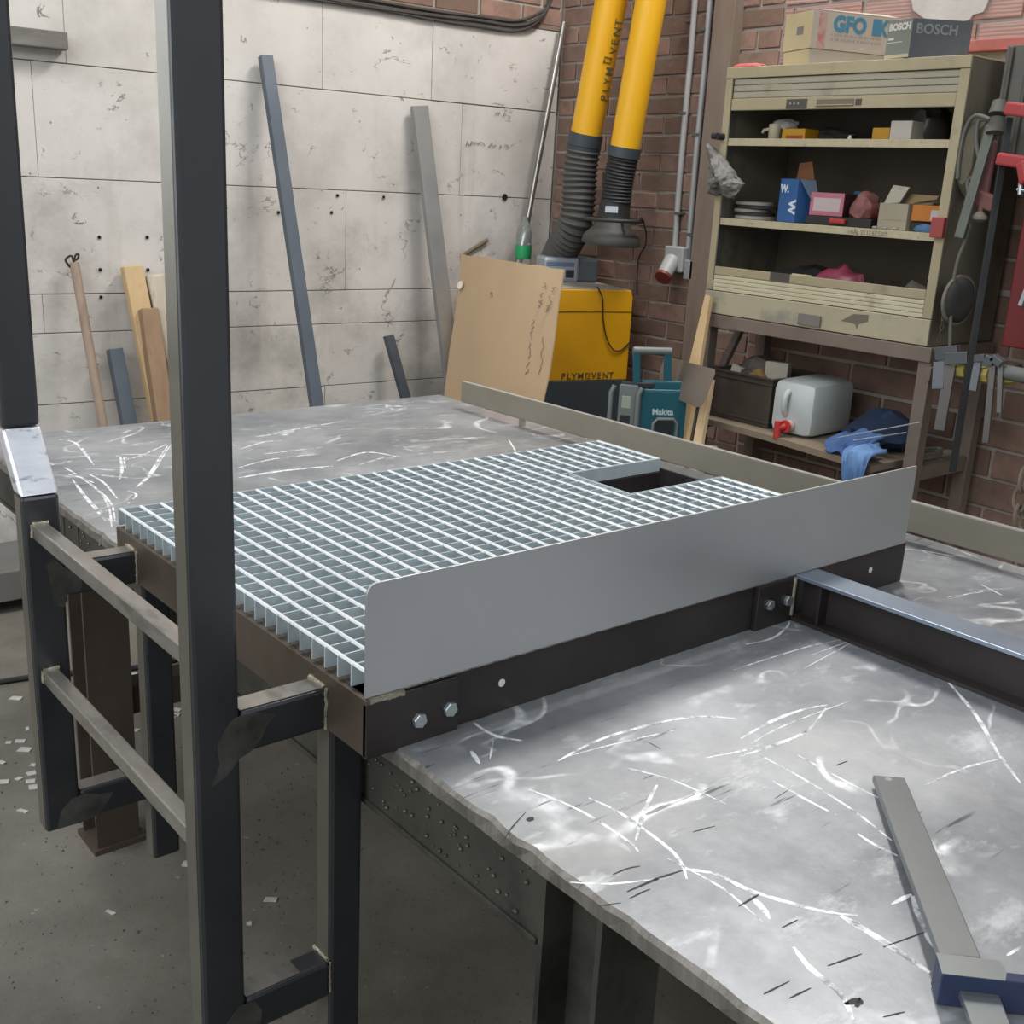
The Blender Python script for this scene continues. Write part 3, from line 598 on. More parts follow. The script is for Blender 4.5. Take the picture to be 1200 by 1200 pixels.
# ================================================================== things on and by the back wall
def lean_pts(top, low, otop, obot):
    """top contact near the wall and foot on the floor, both seen on one straight line of sight through top and low"""
    T = onwall(top[0], top[1], otop); best = None
    for i in range(0, 4000):
        t = 0.6 + i * 0.001; px = top[0] + (low[0] - top[0]) * t; py = top[1] + (low[1] - top[1]) * t; f = Z(px, py, 0.0); o = (f - P0).dot(WN)
        if o > 0 and (best is None or abs(o - obot) < best[0]): best = (abs(o - obot), f)
    return T, best[1]
def lean_bar(name, top, low, otop, obot, wd, th, mat, label, cat, group=None, bev=0.002, up=None, cyl=False, parts=None):
    T, F = lean_pts(top, low, otop, obot); q = MB()
    if cyl: q.tube([F + Vector((0, 0, wd * 0.2)), T], wd / 2, 12)
    else: q.bar(F + Vector((0, 0, 0.006)), T, wd, th, up=WN, bev=bev)
    o = q.build(name, mat, smooth=cyl); tag(o, label, cat, group); return T, F, o
SLT = pm('blue_grey_painted_tube', '#4c545d', '#5a626b', 3, 0.5, 0.1, 0.02)
lean_bar('square_tube', (311, 66), (371, 476), 0.04, 0.50, 0.050, 0.035, SLT, 'tall thin slate grey square tube leaning on the white wall', 'metal bar')
lean_bar('steel_channel', (491, 124), (529, 440), 0.04, 0.26, 0.075, 0.03, pm('dull_zinc', '#858583', '#9a9a98', 4, 0.5, 0.4, 0.05), 'wide dull grey steel channel leaning on the white wall left of the cardboard', 'metal bar')
lean_bar('square_tube', (134, 409), (151, 498), 0.06, 0.30, 0.052, 0.05, SLT, 'short slate grey square tube leaning on the wall between broomstick and timbers', 'metal bar')
lean_bar('angle_offcut', (455, 393), (475, 466), 0.06, 0.30, 0.042, 0.03, pm('dark_grey_tube', '#3f444a', '#4f545a', 4, 0.5, 0.2), 'short dark grey steel offcut leaning on the wall left of the wide steel channel', 'metal bar')
T, F, bs = lean_bar('broomstick', (87, 308), (121, 500), 0.05, 0.34, 0.034, 0.03, pm('grey_brown_stick', '#8a7767', '#9f8c7a', 5, 0.8, 0, 0.1, stretch=(6, 6, 1)), 'thin grey-brown wooden stick with wire at its tip leaning on the wall', 'wooden stick', cyl=True)
q = MB(); wr = [onwall(*p, 0.05) for p in ((87, 312), (84, 300), (77, 304), (79, 309), (85, 314), (88, 300), (92, 298), (91, 303), (88, 305))]; q.tube(smoothpath(wr, 4), 0.004, 6)
o = q.build('wire', plain('black_wire', '#25211f', 0.6), None); o.parent = bs; o.location = o.location - bs.location
T, F, o = lean_bar('timber_post', (173, 362), (193, 498), 0.11, 0.40, 0.068, 0.06, WOODB, 'thick brown rough timber post leaning on the wall in front of the light batten', 'timber', bev=0.006)
lean_bar('timber_batten', (154, 312), (172, 405), 0.04, 0.30, 0.075, 0.05, WOODL, 'light yellow pine batten leaning on the wall behind the brown post', 'timber', bev=0.004)
lean_bar('timber_batten', (180, 322), (205, 430), 0.05, 0.34, 0.070, 0.06, WOODG, 'pale weathered timber with rounded end leaning on the wall beside the brown post', 'timber', bev=0.012)
T, F = onwall(661, 26, 0.05), onwall(617, 265, 0.07); q = MB(); F2 = T + (F - T) * 2.15; F2.z = max(F2.z, 0.02); q.tube([F2, T], 0.0135, 12)
tag(q.build('metal_pipe', pm('shiny_pipe', '#8f8c86', '#b0aca5', 5, 0.3, 0.85), smooth=True), 'long thin shiny metal pipe slanting across the wall by the corner', 'pipe')
# block fixed on the wall at the upper left
a0 = wsz(73, 41); a1 = wsz(73, 60); q = MB(); wbox(q, a0[0], a0[0] + 0.9, a1[1], a1[1] + 0.058, 0.0045, 0.07, 0.004)
tag(q.build('wall_bracket', pm('dark_weathered_beam', '#5d5a55', '#77736c', 5, 0.8, 0, 0.3, stretch=(1, 1, 4))), 'dark grey weathered beam end fixed on the white wall behind the left stile', 'beam')
q = MB(); q.tube([onwall(541, 300, 0.006), onwall(571, 281, 0.012)], 0.009, 8); tag(q.build('wall_peg', pm('rusty_peg', '#6b5c48', '#7f705a', 9, 0.8)), 'short rusty peg on the white wall above the cardboard corner', 'peg')
# cables along the top of the whitewash
for k, (dz, r_) in enumerate(((0.0, 0.009), (0.022, 0.007), (-0.014, 0.006))):
    pts = [WP(s, ZW - 0.012 + dz + 0.006 * math.sin(s * 5 + k), 0.014) for s in (3.9, 3.2, 2.5, 1.9, 1.4, 1.0, 0.7, 0.45, 0.28)]; pts += [WP(0.17, ZW + 0.03 + dz, 0.03), WP(0.10, ZW + 0.12, 0.04), WP(0.06, ZW + 0.35, 0.045)]
    q = MB(); q.tube(smoothpath(pts, 5), r_, 7); tag(q.build('cable', pm('dusty_black_cable', '#2f2c29', '#46413c', 8, 0.7), smooth=True), ['middle and thickest of the three dark cables along the top edge of the white wall', 'topmost of the three dark cables along the top edge of the white wall', 'lowest and thinnest of the three dark cables along the top edge of the white wall'][k], 'cable', 'cables along the top of the white wall')
# handwriting, a few pen squiggles
INK = plain('pen_ink', '#55555c', 0.8)
def squiggle(par, pts_fn, s0, s1, z0, amp, n, rnd_, r_=0.0016, nm='handwriting'):
    q = MB(); x = s0; dxs = (s1 - s0) / n
    P = []
    for i in range(n * 2):
        P.append(pts_fn(x, z0 + rnd_.uniform(-amp, amp))); x += dxs * rnd_.uniform(0.2, 0.8)
        if rnd_.random() < 0.16 and len(P) > 2: q.tube(P, r_, 4); P = []; x += dxs * 0.6
    if len(P) > 2: q.tube(P, r_, 4)
    return q.build(nm, INK, par)
s0, z0 = wsz(545, 168); s1, _ = wsz(592, 168); rn = random.Random(4)
squiggle(wall_back, lambda s, z: WP(s, z, 0.0045), s0, s1, z0, 0.012, 14, rn); s0, z0 = wsz(580, 133); s1, _ = wsz(594, 133); squiggle(wall_back, lambda s, z: WP(s, z, 0.0045), s0, s1, z0, 0.008, 4, rn)
q = MB(); hp = wsz(591, 231); q.lathe([(0.001, 0), (0.013, 0.001), (0.016, 0.0015), (0.012, 0.002)], WP(hp[0], hp[1], 0.003), WN, 9); q.build('hole', plain('dark_hole', '#151412', 0.95), wall_back)
for (px, py) in ((116, 278), (117, 316), (118, 348), (172, 278), (326, 249), (388, 249), (395, 229), (449, 231), (173, 316)):
    hp = wsz(px, py); q = MB(); q.lathe([(0.001, 0), (0.007, 0.0005), (0.007, 0.001)], WP(hp[0], hp[1], 0.0035), WN, 9); q.build('tie_hole', plain('dark_hole', '#151412', 0.95) , wall_back)
# low platform at the foot of the wall, far left
q = MB(); q.box(-2.2, 0.62, 2.02, 2.36, 0.05, 0.16, b=0.004); q2 = q.build('low_platform', pm('grey_platform', '#605f5b', '#6e6c68', 4, 0.7)); tag(q2, 'low grey platform against the wall foot at the far left', 'platform')
for k, x in enumerate((-2.0, 0.5)): q = MB(); q.box(x, x + 0.08, 2.06, 2.32, 0, 0.0495); o = q.build('skid', BLACK, q2)

# ================================================================== dust extractor
UA = R(17); UU = Vector((math.cos(UA), -math.sin(UA), 0)); UN = Vector((-math.sin(UA), -math.cos(UA), 0))
UQ = Vector((2.80, 1.495, 0)); UW = 0.62; UD = 0.46
UM = Matrix((UU, -UN, Vector((0, 0, 1)))).transposed().to_4x4(); UM.translation = UQ - UU * UW    # local: x along front, y into depth
de = thing('dust_extractor', UQ - UU * UW / 2 - UN * UD / 2, 'large yellow and slate dust extractor cabinet standing in the corner behind the cardboard', 'extractor')
zs = 0.755; zt = 1.142
q = MB(); q.box(0, UW, 0, UD, 0.05, zs, UM, 0.004); q.build('lower_housing', SLATE, de)
q = MB(); pr_ = [(0, zs), (UW, zs), (UW, zt - 0.03), (UW - 0.012, zt), (0, zt)]
q.hexa([UM @ Vector((a, 0.0, b)) for a, b in pr_], [UM @ Vector((a, UD, b)) for a, b in pr_]); q.build('upper_housing', YEL, de, bevel=0.004)
q = MB(); q.box(0.0, UW - 0.003, -0.0015, 0.001, zt - 0.094, zt - 0.0905, UM); q.build('lid_seam', plain('dark_seam', '#5d4a10', 0.7), de)
q = MB(); q.box(0.01, UW - 0.02, 0.01, UD - 0.01, zt, zt + 0.004, UM); q.build('dusty_top', pm('grey_dust', '#8c857a', '#a19a8f', 12, 0.95, 0, 0.4), de)
for x in (0.04, UW - 0.1): q = MB(); q.box(x, x + 0.06, 0.05, 0.11, 0, 0.0495, UM); q.build('foot', BLACK, de); q = MB(); q.box(x, x + 0.06, UD - 0.11, UD - 0.05, 0, 0.0495, UM); q.build('foot', BLACK, de)
# logo: letters, the O is two interlocking brackets
LOGO = plain('logo_ink', '#4a4434', 0.6)
def logo(par, org, xd, yd, size, mat, bend=None, nudge=0.0):
    pen = 0.0; xd = Vector(xd).normalized(); org = Vector(org); yd = Vector(yd)
    for chh, wch in zip('PLYM#VENT', (0.68, 0.60, 0.66, 0.95, 0.72, 0.68, 0.66, 0.76, 0.62)):
        wch = wch * 1.05
        if chh == '#':
            t = size * 0.10; hh = size * 0.7; ww = size * 0.50; yn = (yd - xd * yd.dot(xd)).normalized(); nn = xd.cross(yn); q = MB()
            def rb(x0, x1, y0, y1):
                P = [org + xd * (pen * size + a) + yn * b for a, b in ((x0, y0), (x1, y0), (x1, y1), (x0, y1))]; q.hexa([p for p in P], [p + nn * 0.0015 for p in P])
            rb(0, t, 0, hh); rb(0, ww * 0.62, hh - t, hh); rb(ww - t, ww, 0, hh); rb(ww * 0.38, ww, 0, t); q.build('logo_letter', mat, par)
        else: text('logo_letter', chh, size, mat, par, org + xd * pen * size, xd, yd, 0.0008, 1.0, size * 0.012, bend=bend)
        pen += wch + nudge
Lp = Y(659, 446, 0); d = ray(657.5, 444.5); fr = UQ + UN * 0.0008; Lp = CAM + d * ((fr - CAM).dot(UN) / d.dot(UN)); d = ray(720, 443); Lq = CAM + d * ((fr - CAM).dot(UN) / d.dot(UN))
wl_ = (Lq - Lp).length; logo(de, Lp, UU, (0, 0, 1), wl_ / 6.75, LOGO)
# cord across its front
def onunit(px, py, off=0.004):
    p0 = UQ + UN * off; d = ray(px, py); return CAM + d * ((p0 - CAM).dot(UN) / d.dot(UN))
q = MB(); q.tube(smoothpath([onunit(700, 336, 0.006), onunit(706, 350, 0.008), onunit(707, 375, 0.006), onunit(711, 396, 0.006), onunit(719, 410, 0.006), onunit(728, 410, 0.006), onunit(737, 402, 0.006), onunit(741, 399, 0.02)], 6), 0.003, 6)
cord_o = q.build('power_cord', plain('thin_black_cord', '#2c2416', 0.6))
# portable stereo on the extractor
st = thing('portable_stereo', UQ + Vector((-0.2, 0.1, zt + 0.004)), 'small silver and dark grey portable stereo on top of the dust extractor', 'radio')
sa = R(34); su = Vector((math.cos(sa), math.sin(sa), 0)); sn = Vector((-su.y, su.x, 0))
fc = Z(676, 331, zt + 0.0045)      # near bottom corner between silver front (left) and dark side (right)
sm_ = Matrix((Vector((-math.cos(R(24)), math.sin(R(24)), 0)), Vector((math.sin(R(24)), math.cos(R(24)), 0)), Vector((0, 0, 1)))).transposed().to_4x4(); sm_.translation = fc
q = MB(); q.box(-0.10, 0.035, 0.0, 0.14, 0.0, 0.105, sm_, 0.012); q.build('housing', plain('dark_grey_plastic', '#50575b', 0.45), st)
q = MB(); q.box(-0.005, 0.16, -0.012, 0.128, 0.0, 0.108, sm_, 0.014); q.build('front', plain('silver_plastic', '#a7adb3', 0.35, 0.4), st)
q = MB(); q.box(0.02, 0.15, -0.0135, 0.0, 0.068, 0.088, sm_, 0.003); q.build('display', plain('blue_grey_display', '#62728b', 0.25), st)
q = MB(); q.box(0.02, 0.06, -0.0145, 0.0, 0.02, 0.055, sm_, 0.003); q.build('control_knob', plain('dark_plastic', '#2a2c30', 0.4), st)
cord_o.parent = st; cord_o.location = cord_o.location - st.location
# bottle behind the cardboard
bt = Z(612, 322, zt + 0.004); bo = thing('plastic_bottle', bt, 'clear plastic bottle with green label behind the cardboard sheet', 'bottle')
t = NT('clear_plastic'); t.set('Base Color', (0.9, 0.95, 0.95, 1)); t.set('Roughness', 0.08); t.set('Transmission Weight', 0.9); t.set('IOR', 1.2); CLEAR = t.m
q = MB(); q.lathe([(0.034, 0.0), (0.036, 0.01), (0.034, 0.05), (0.036, 0.10), (0.035, 0.15), (0.036, 0.185), (0.030, 0.215), (0.018, 0.238), (0.013, 0.25)], bt, n=20); q.build('body', CLEAR, bo, smooth=True)
q = MB(); q.lathe([(0.0365, 0.075), (0.0375, 0.08), (0.0375, 0.132), (0.0365, 0.136)], bt, n=20, closed=False); q.build('label_wrap', plain('green_label', '#1f9a5e', 0.5), bo, smooth=True)
q = MB(); q.lathe([(0.015, 0.248), (0.015, 0.262), (0.013, 0.264)], bt, n=14); q.build('cap', plain('grey_green_cap', '#7f8f88', 0.5), bo)
# cardboard sheet leaning on the extractor
CBX = 2.16
cT0, cT1 = X(541, 299, CBX), X(661, 317, CBX); cT1.z = (cT0.z + cT1.z) / 2 ; cT0.z = cT1.z + 0.004
def cline(tp, low, xb):       # foot of an edge: on sight line through tp and low, at height 0.02
    d = 1; f = Z(tp[0] + (low[0] - tp[0]) * 1.0, tp[1] + (low[1] - tp[1]) * 1.0, 0.9); return f
l0 = X(521, 462, CBX - 0.14); l1 = X(637, 469, CBX - 0.14)
b0 = cT0 + (l0 - cT0) * (cT0.z / (cT0.z - l0.z)) * 0.99; b1 = cT1 + (l1 - cT1) * (cT1.z / (cT1.z - l1.z)) * 0.99
N = 10; q = MB(); rn = random.Random(2); fr_, bk = [], []; nrm = (cT1 - cT0).cross(b0 - cT0).normalized()
if nrm.x > 0: nrm = -nrm
for i in range(N + 1):
    for j in range(N + 1):
        u, v = i / N, j / N; p = (cT0.lerp(cT1, u)).lerp(b0.lerp(b1, u), v)
        p += nrm * (0.018 * math.sin(u * 3.1) * (1 - v) + 0.004 * rn.uniform(-1, 1)) + Vector((0, 0.006 * math.sin(v * 19) * (1 if i == N else 0), 0.004 * rn.uniform(-1, 1) if j == 0 else 0)); fr_.append(p)
vs = fr_ + [p - nrm * 0.006 for p in fr_]; F = []; K = (N + 1) ** 2
for i in range(N):
    for j in range(N):
        a = i * (N + 1) + j; F += [(a, a + 1, a + N + 2, a + N + 1), (K + a, K + a + N + 1, K + a + N + 2, K + a + 1)]
for i in range(N):
    for a, b in ((i * (N + 1), (i + 1) * (N + 1)), (i * (N + 1) + N, (i + 1) * (N + 1) + N), (i, i + 1), (N * (N + 1) + i, N * (N + 1) + i + 1)): F.append((a, b, b + K, a + K))
q.add(vs, F); cbd = tag(q.build('cardboard_sheet', CARD, smooth=True), 'large brown cardboard sheet with handwriting leaning beside the yellow extractor', 'cardboard')
rn = random.Random(8)
def oncard(px, py):
    d = ray(px, py); p = CAM + d * ((cT0 + nrm * 0.021 - CAM).dot(nrm) / d.dot(nrm)); return p
def pensq(path, amp, n, seed):
    rr = random.Random(seed); q = MB(); P = []
    for i in range(n):
        t = i / (n - 1) * (len(path) - 1); k = min(int(t), len(path) - 2); f = t - k
        px = path[k][0] + (path[k + 1][0] - path[k][0]) * f + rr.uniform(-amp, amp); py = path[k][1] + (path[k + 1][1] - path[k][1]) * f + rr.uniform(-amp * .5, amp * .5)
        P.append(oncard(px, py))
        if rr.random() < 0.14 and len(P) > 2: q.tube(P, 0.0011, 4); P = []
    if len(P) > 2: q.tube(P, 0.0011, 4)
    o = q.build('handwriting', INK, None); o.parent = cbd; o.location = o.location - cbd.location
pensq([(640, 330), (634, 352), (631, 362)], 3.2, 26, 1); pensq([(649, 335), (643, 356), (640, 366)], 3.0, 26, 2); pensq([(626, 375), (621, 405), (617, 440)], 2.0, 30, 3); pensq([(637, 395), (634, 425), (631, 440)], 1.6, 12, 4); pensq([(575, 342), (577, 348)], 1.5, 8, 5)
q = MB(); q.lathe([(0.001, 0), (0.017, 0.0005), (0.016, 0.001)], oncard(539, 334), nrm, 14); o = q.build('white_smear', plain('chalk_white', '#d9d0c2', 0.9), None); o.parent = cbd; o.location = o.location - cbd.location

# ------------------------------------------------------------------ extraction arms
def xp(px, py, x=2.70): return X(px, py, x)
def arm(name, label, b, tpt, r_, mat=YELT):
    th = thing(name, xp(*b), label, 'extraction arm'); a = xp(*b); c = a + (xp(*tpt) - a) * 1.9; q = MB(); q.tube([a, c], r_, 36); q.build('yellow_tube', mat, th, smooth=True); return th, a, c
def corr(path, r0, pitch, amp, sub=4):
    P = smoothpath(path, 12); out = [P[0]]; 
    L = 0; pts = []; total = sum((P[i + 1] - P[i]).length for i in range(len(P) - 1)); n = int(total / pitch * sub); acc = 0; i = 0
    for k in range(n + 1):
        t = total * k / n
        while i < len(P) - 2 and acc + (P[i + 1] - P[i]).length < t: acc += (P[i + 1] - P[i]).length; i += 1
        f = (t - acc) / max((P[i + 1] - P[i]).length, 1e-6); pts.append(P[i].lerp(P[i + 1], min(f, 1)))
    rs = [r0 + amp * math.cos(2 * math.pi * k / sub) for k in range(n + 1)]
    return pts, rs
RA = 0.066
arm1, a1_, c1_ = arm('extraction_arm', 'left yellow extraction arm with lettering and dusty hose bending down to the extractor', (686, 162), (716.5, 0), RA)
q = MB(); e_ = (a1_ - c1_).normalized(); q.tube([a1_ - e_ * 0.02, a1_ + e_ * 0.045], RA + 0.007, 32); q.build('clamp_collar', SLATE, arm1, smooth=True)
pth = [a1_ + e_ * 0.03, xp(680, 200), xp(678, 235), xp(673, 265), xp(658, 293, 2.73), xp(650, 312, 2.79), xp(648, 328, 2.80)]
P_, r_s = corr(pth, RA + 0.006, 0.024, 0.0055); q = MB(); q.tube(P_, r_s, 30); q.build('flexible_hose', HOSE, arm1, smooth=True)
arm2, a2_, c2_ = arm('extraction_arm', 'right yellow extraction arm with black hose and hood hanging before the bricks', (732, 175), (763, 0), 0.061)
e2 = (a2_ - c2_).normalized(); q = MB(); q.tube([a2_ - e2 * 0.01, a2_ + e2 * 0.03], 0.067, 32); q.build('clamp_collar', SLATE, arm2, smooth=True)
P_, r_s = corr([a2_ + e2 * 0.025, xp(725, 212), xp(722, 238)], 0.062, 0.014, 0.003); q = MB(); q.tube(P_, r_s, 30); q.build('flexible_hose', HOSEB, arm2, smooth=True)
hb = xp(721, 238); hax = Vector((0.0, 0.06, -1)).normalized()
q = MB(); q.lathe([(0.064, -0.01), (0.066, 0.03), (0.068, 0.062)], hb, hax, 30); q.build('hood_collar', HOSEB, arm2, smooth=True)
q = MB(); q.lathe([(0.05, 0.06), (0.066, 0.065), (0.085, 0.10), (0.118, 0.135), (0.125, 0.16), (0.122, 0.168)], hb, hax, 36); q.build('hood', pm('grey_black_plastic', '#35342f', '#403f3a', 5, 0.6), arm2, smooth=True)
q = MB(); P_ = [hb + hax * 0.068 + Vector((math.cos(a) * 0.125, math.sin(a) * 0.125, 0)) for a in [i * math.pi / 12 for i in range(25)]]; q.tube(P_, 0.008, 8)
for a in (0.3, 2.4, 4.5): q.tube([hb + hax * 0.068 + Vector((math.cos(a) * .06, math.sin(a) * .06, 0)), hb + hax * 0.068 + Vector((math.cos(a) * .125, math.sin(a) * .125, 0))], 0.007, 6)
q.build('grab_ring', HOSEB, arm2, smooth=True)
vd = (CAM - hb); vd.z = 0; vd.normalize(); sd = Vector((-vd.y, vd.x, 0)); lb = hb + hax * 0.025 + vd * 0.0672 + sd * -0.012
q = MB(); lm = Matrix((sd, Vector((0, 0, 1)), vd)).transposed().to_4x4(); lm.translation = lb; q.box(-0.026, 0.026, -0.013, 0.013, -0.001, 0.0025, lm); q.build('sticker', plain('pale_sticker', '#b5bcc3', 0.5), arm2)
q = MB(); q.tube(smoothpath([hb + hax * 0.066 + Vector((0.02, -0.125, 0)), xp(752, 256, 2.74), xp(757, 272, 2.80), xp(756, 288, 2.90), xp(748, 305, 2.965), xp(746, 345, 2.965)], 6), 0.003, 6); q.build('control_cable', BLACK, arm2)
# lettering down the tube of the left arm
ax = (c1_ - a1_).normalized(); vd = (CAM - a1_); vd = (vd - ax * vd.dot(ax)).normalized(); sdd = ax.cross(vd).normalized()
ydir = vd.cross(ax).normalized()
ang = R(26); side = (vd * math.cos(ang) + (-ydir) * math.sin(ang) * 1.0)
st_ = a1_ + ax * ((xp(700, 117) - a1_).dot(ax)); en_ = (xp(714, 20) - a1_).dot(ax) - (xp(700, 117) - a1_).dot(ax)
yd2 = side.cross(ax).normalized(); size = en_ / 6.6
logo(arm1, st_ + side * (RA + 0.0008) - yd2 * size * 0.36, ax, yd2, size, plain('logo_grey', '#5c5538', 0.6), bend=RA + 0.001)

# ------------------------------------------------------------------ conduits and sockets on the bricks
CON = pm('grey_pvc_conduit', '#8f8f8e', '#a3a3a2', 5, 0.5)
for lab, P in (('left one of two grey conduits running down the brick wall to the socket', [(816, -20), (809, 70), (802, 145), (796, 215), (790.5, 292)]), ('right one of two grey conduits running down the brick wall to a small box', [(834, -20), (826, 80), (817, 170), (811, 240), (806, 306)])):
    b_ = xp(P[-1][0], P[-1][1], 2.960); c_ = thing('conduit_pipe', b_, lab, 'conduit'); q = MB(); Q_ = [xp(p[0], p[1], 2.960) for p in P]; q.tube(Q_, 0.0125, 12); q.build('pipe', CON, c_, smooth=True)
    for (px, py) in ((P[1][0] - 0, P[1][1] - 45), (P[2][0], P[2][1] - 12), (P[3][0], P[3][1] + 35)):
        k_ = xp(px, py, 2.962); q = MB(); q.box(k_.x - 0.016, 2.982, k_.y - 0.017, k_.y + 0.017, k_.z - 0.006, k_.z + 0.006, b=0.002); q.build('bracket', plain('dark_clip', '#54524f', 0.6), c_)
so = thing('industrial_socket', xp(792, 310, 2.93), 'grey angled industrial power socket on the brick wall below the left conduit', 'socket')
q = MB(); b_ = xp(793, 303, 2.94); q.box(2.915, 2.981, b_.y - 0.055, b_.y + 0.052, b_.z - 0.055, b_.z + 0.05, b=0.006); q.build('housing', plain('pale_grey_plastic', '#9b9b99', 0.5), so)
q = MB(); h0 = xp(788, 305, 2.92); h1 = xp(777.5, 324, 2.85); q.tube([h0, h0.lerp(h1, .6), h1], [0.036, 0.034, 0.030], 18); q.build('inlet', plain('pale_grey_plastic', '#9b9b99', 0.5), so, smooth=True)
q = MB(); dn_ = (h1 - h0).normalized(); q.tube([h1 - dn_ * 0.004, h1 + dn_ * 0.010], 0.036, 18); q.build('flap_rim', plain('dark_red_rim', '#6e2f2b', 0.5), so, smooth=True)
q = MB(); b_ = xp(809, 316, 2.94); q.box(2.925, 2.981, b_.y - 0.026, b_.y + 0.026, b_.z - 0.042, b_.z + 0.040, b=0.005); tag(q.build('junction_box', plain('mid_grey_plastic', '#8c8c8c', 0.5)), 'small grey box on the brick wall under the right conduit', 'junction box')
# timber pilaster, red beam, plaster patch
pa, pb = X(833, 100, 2.95), X(857, 100, 2.95)
q = MB(); q.box(2.925, 3.0, pb.y, pa.y, 0, 2.9, b=0.003); struct(q.build('trim_1', pm('brown_grey_pilaster', '#6f5f52', '#7f7064', 4, 0.8, 0, 0.2, stretch=(4, 4, 0.7))))
zl0 = X(1160, 58, 2.95).z; zl1 = X(1160, 46, 2.95).z
q = MB(); q.box(2.945, 2.982, -1.6, 0.93, zl0 - 0.004, zl1, b=0.002); struct(q.build('trim_2', pm('flaking_red_paint', '#9c5750', '#b0655c', 9, 0.7, 0, 0.3, dirt='#7d5a50', dirt_rng=(0.55, 0.7))))
q = MB(); pp = [(1066, -12), (1070, 12), (1082, 21), (1100, 24), (1112, 28), (1124, 26), (1136, 23), (1140, 17), (1152, 14), (1156, 6), (1162, -12)]
f_ = [X(a, b, 2.968) for a, b in pp]; q.hexa(f_, [p + Vector((0.02, 0, 0)) for p in f_]); q.build('plaster_patch', pm('flaking_plaster', '#aaa59f', '#bdb9b3', 6, 0.9, 0, 0.4), wall_right)
lg = MB(); lg.box(2.93, 2.98, -1.6, -0.10, zl0 - 0.022, zl0 - 0.006, b=0.002); struct(lg.build('trim_3', pm('grey_ledge', '#857f78', '#938d86', 6, 0.7)))

# ------------------------------------------------------------------ planks, steel sheet, radio near the bricks
def plank(name, pts, th, mat, label, cat, **kw):
    f = pts; n = (f[1] - f[0]).cross(f[3] - f[0]).normalized(); 
    if n.x < 0: n = -n
    q = MB(); q.hexa(f, [p + n * th for p in f]); o = q.build(name, mat, bevel=0.002); tag(o, label, cat, **kw); return o
def plq(p4, xt, xb):   # corners TL TR BR BL in pixels, top at plane xt, bottom at xb; extended down to the floor
    tl, tr, br, bl = X(*p4[0], xt), X(*p4[1], xt), X(*p4[2], xb), X(*p4[3], xb)
    kb = (tl.z - 0.004) / (tl.z - bl.z); kr = (tr.z - 0.004) / (tr.z - br.z); return [tl, tr, tr + (br - tr) * kr, tl + (bl - tl) * kb]
plank('pine_plank', plq([(826, 345), (832, 347), (806, 512), (788, 508)], 2.51, 2.36), 0.022, WOODL, 'pale knotty pine plank leaning on the cabinet stand leg behind the steel sheet', 'plank')
plank('pine_plank', plq([(822, 440), (834, 445), (822, 516), (807, 512)], 2.44, 2.39), 0.022, pm('pale_pine_light', '#d8bb92', '#e0c7a2', 3, 0.7, 0, 0.05, stretch=(6, 6, 0.8)), 'shorter smooth pine plank right of the knotty one behind the steel sheet', 'plank')
shp = [(783, 418), (808, 425), (838, 433), (838, 438), (826, 470), (821, 477), (815, 477), (794, 468), (790, 455), (785, 450), (772, 448), (774, 432), (778, 420)]
f = [X(a, b, 2.33 + (b - 418) * -0.0004) for a, b in shp]; q = MB(); q.hexa(f, [p + Vector((0.003, 0.002, 0)) for p in f]); 
shm = pm('brown_sheen_sheet', '#8b7d70', '#a1968a', 2.4, 0.33, 0.75, 0.02, rr=0.08)
sh = thing('steel_sheet', X(806, 450, 2.33), 'cut steel sheet with rounded corners and one hole in front of the pine planks', 'metal sheet'); q.build('sheet', shm, sh)
q = MB(); q.lathe([(0.006, 0), (0.006, 0.001)], X(782, 429, 2.325), (-1, 0, 0), 12); q.build('hole', plain('light_through_hole', '#d9dcda', 0.6), sh)
q = MB(); q.tube([X(818, 476, 2.335), X(806, 540, 2.25)], 0.006, 8); q.build('support_rod', BLACK, sh)
# jobsite radio: teal and grey
MK = plain('teal_plastic', '#1c5560', 0.4); MKG = plain('grey_green_plastic', '#6e7470', 0.45); MKD = plain('charcoal_plastic', '#23292b', 0.5)
mr0 = X(757, 500, 2.24); ra = thing('jobsite_radio', mr0, 'teal and grey jobsite radio with upright carrying handle behind the straightedge', 'radio')
ma = R(-20); mu = Vector((math.cos(ma) * .62, math.sin(ma) * 1.0 - .45, 0)).normalized()       # runs right along the speaker side
# corner column between the control face (left) and the speaker side (right)
k0 = X(752, 508, 2.20); fw = Vector((-0.30, 0.95, 0)).normalized() * 1.0; sdv = Vector((0.86, -0.50, 0)).normalized()
fl_ = Vector((-0.55, 0.83, 0)).normalized(); wdt = 0.088; dpt = 0.165
rmz = Matrix((sdv, fl_, Vector((0, 0, 1)))).transposed().to_4x4(); rmz.translation = Vector((k0.x, k0.y, 0)); zt_ = X(752, 455, 2.20).z; zb_ = zt_ - 0.20
def rbx(nm, x0, x1, y0, y1, z0, z1, mt_, b=0.006, par=None): q = MB(); q.box(x0, x1, y0, y1, z0, z1, rmz, b); return q.build(nm, mt_, par or ra)
body = rbx('body', 0, dpt, 0, wdt, zb_, zt_, MK, 0.012)
fp = rbx('control_panel', -0.022, 0.006, 0.012, wdt - 0.012, zb_ + 0.01, zt_ + 0.012, MKG, 0.006)
rbx('display', -0.0245, -0.02, 0.028, wdt - 0.028, zt_ - 0.075, zt_ - 0.03, plain('olive_lcd', '#9aa090', 0.3), 0.002, fp); rbx('keypad', -0.0245, -0.02, 0.026, wdt - 0.026, zb_ + 0.04, zb_ + 0.10, MKD, 0.002, fp)
rbx('top_cover', -0.015, 0.05, 0.01, wdt - 0.01, zt_ + 0.001, zt_ + 0.022, MKD, 0.006)
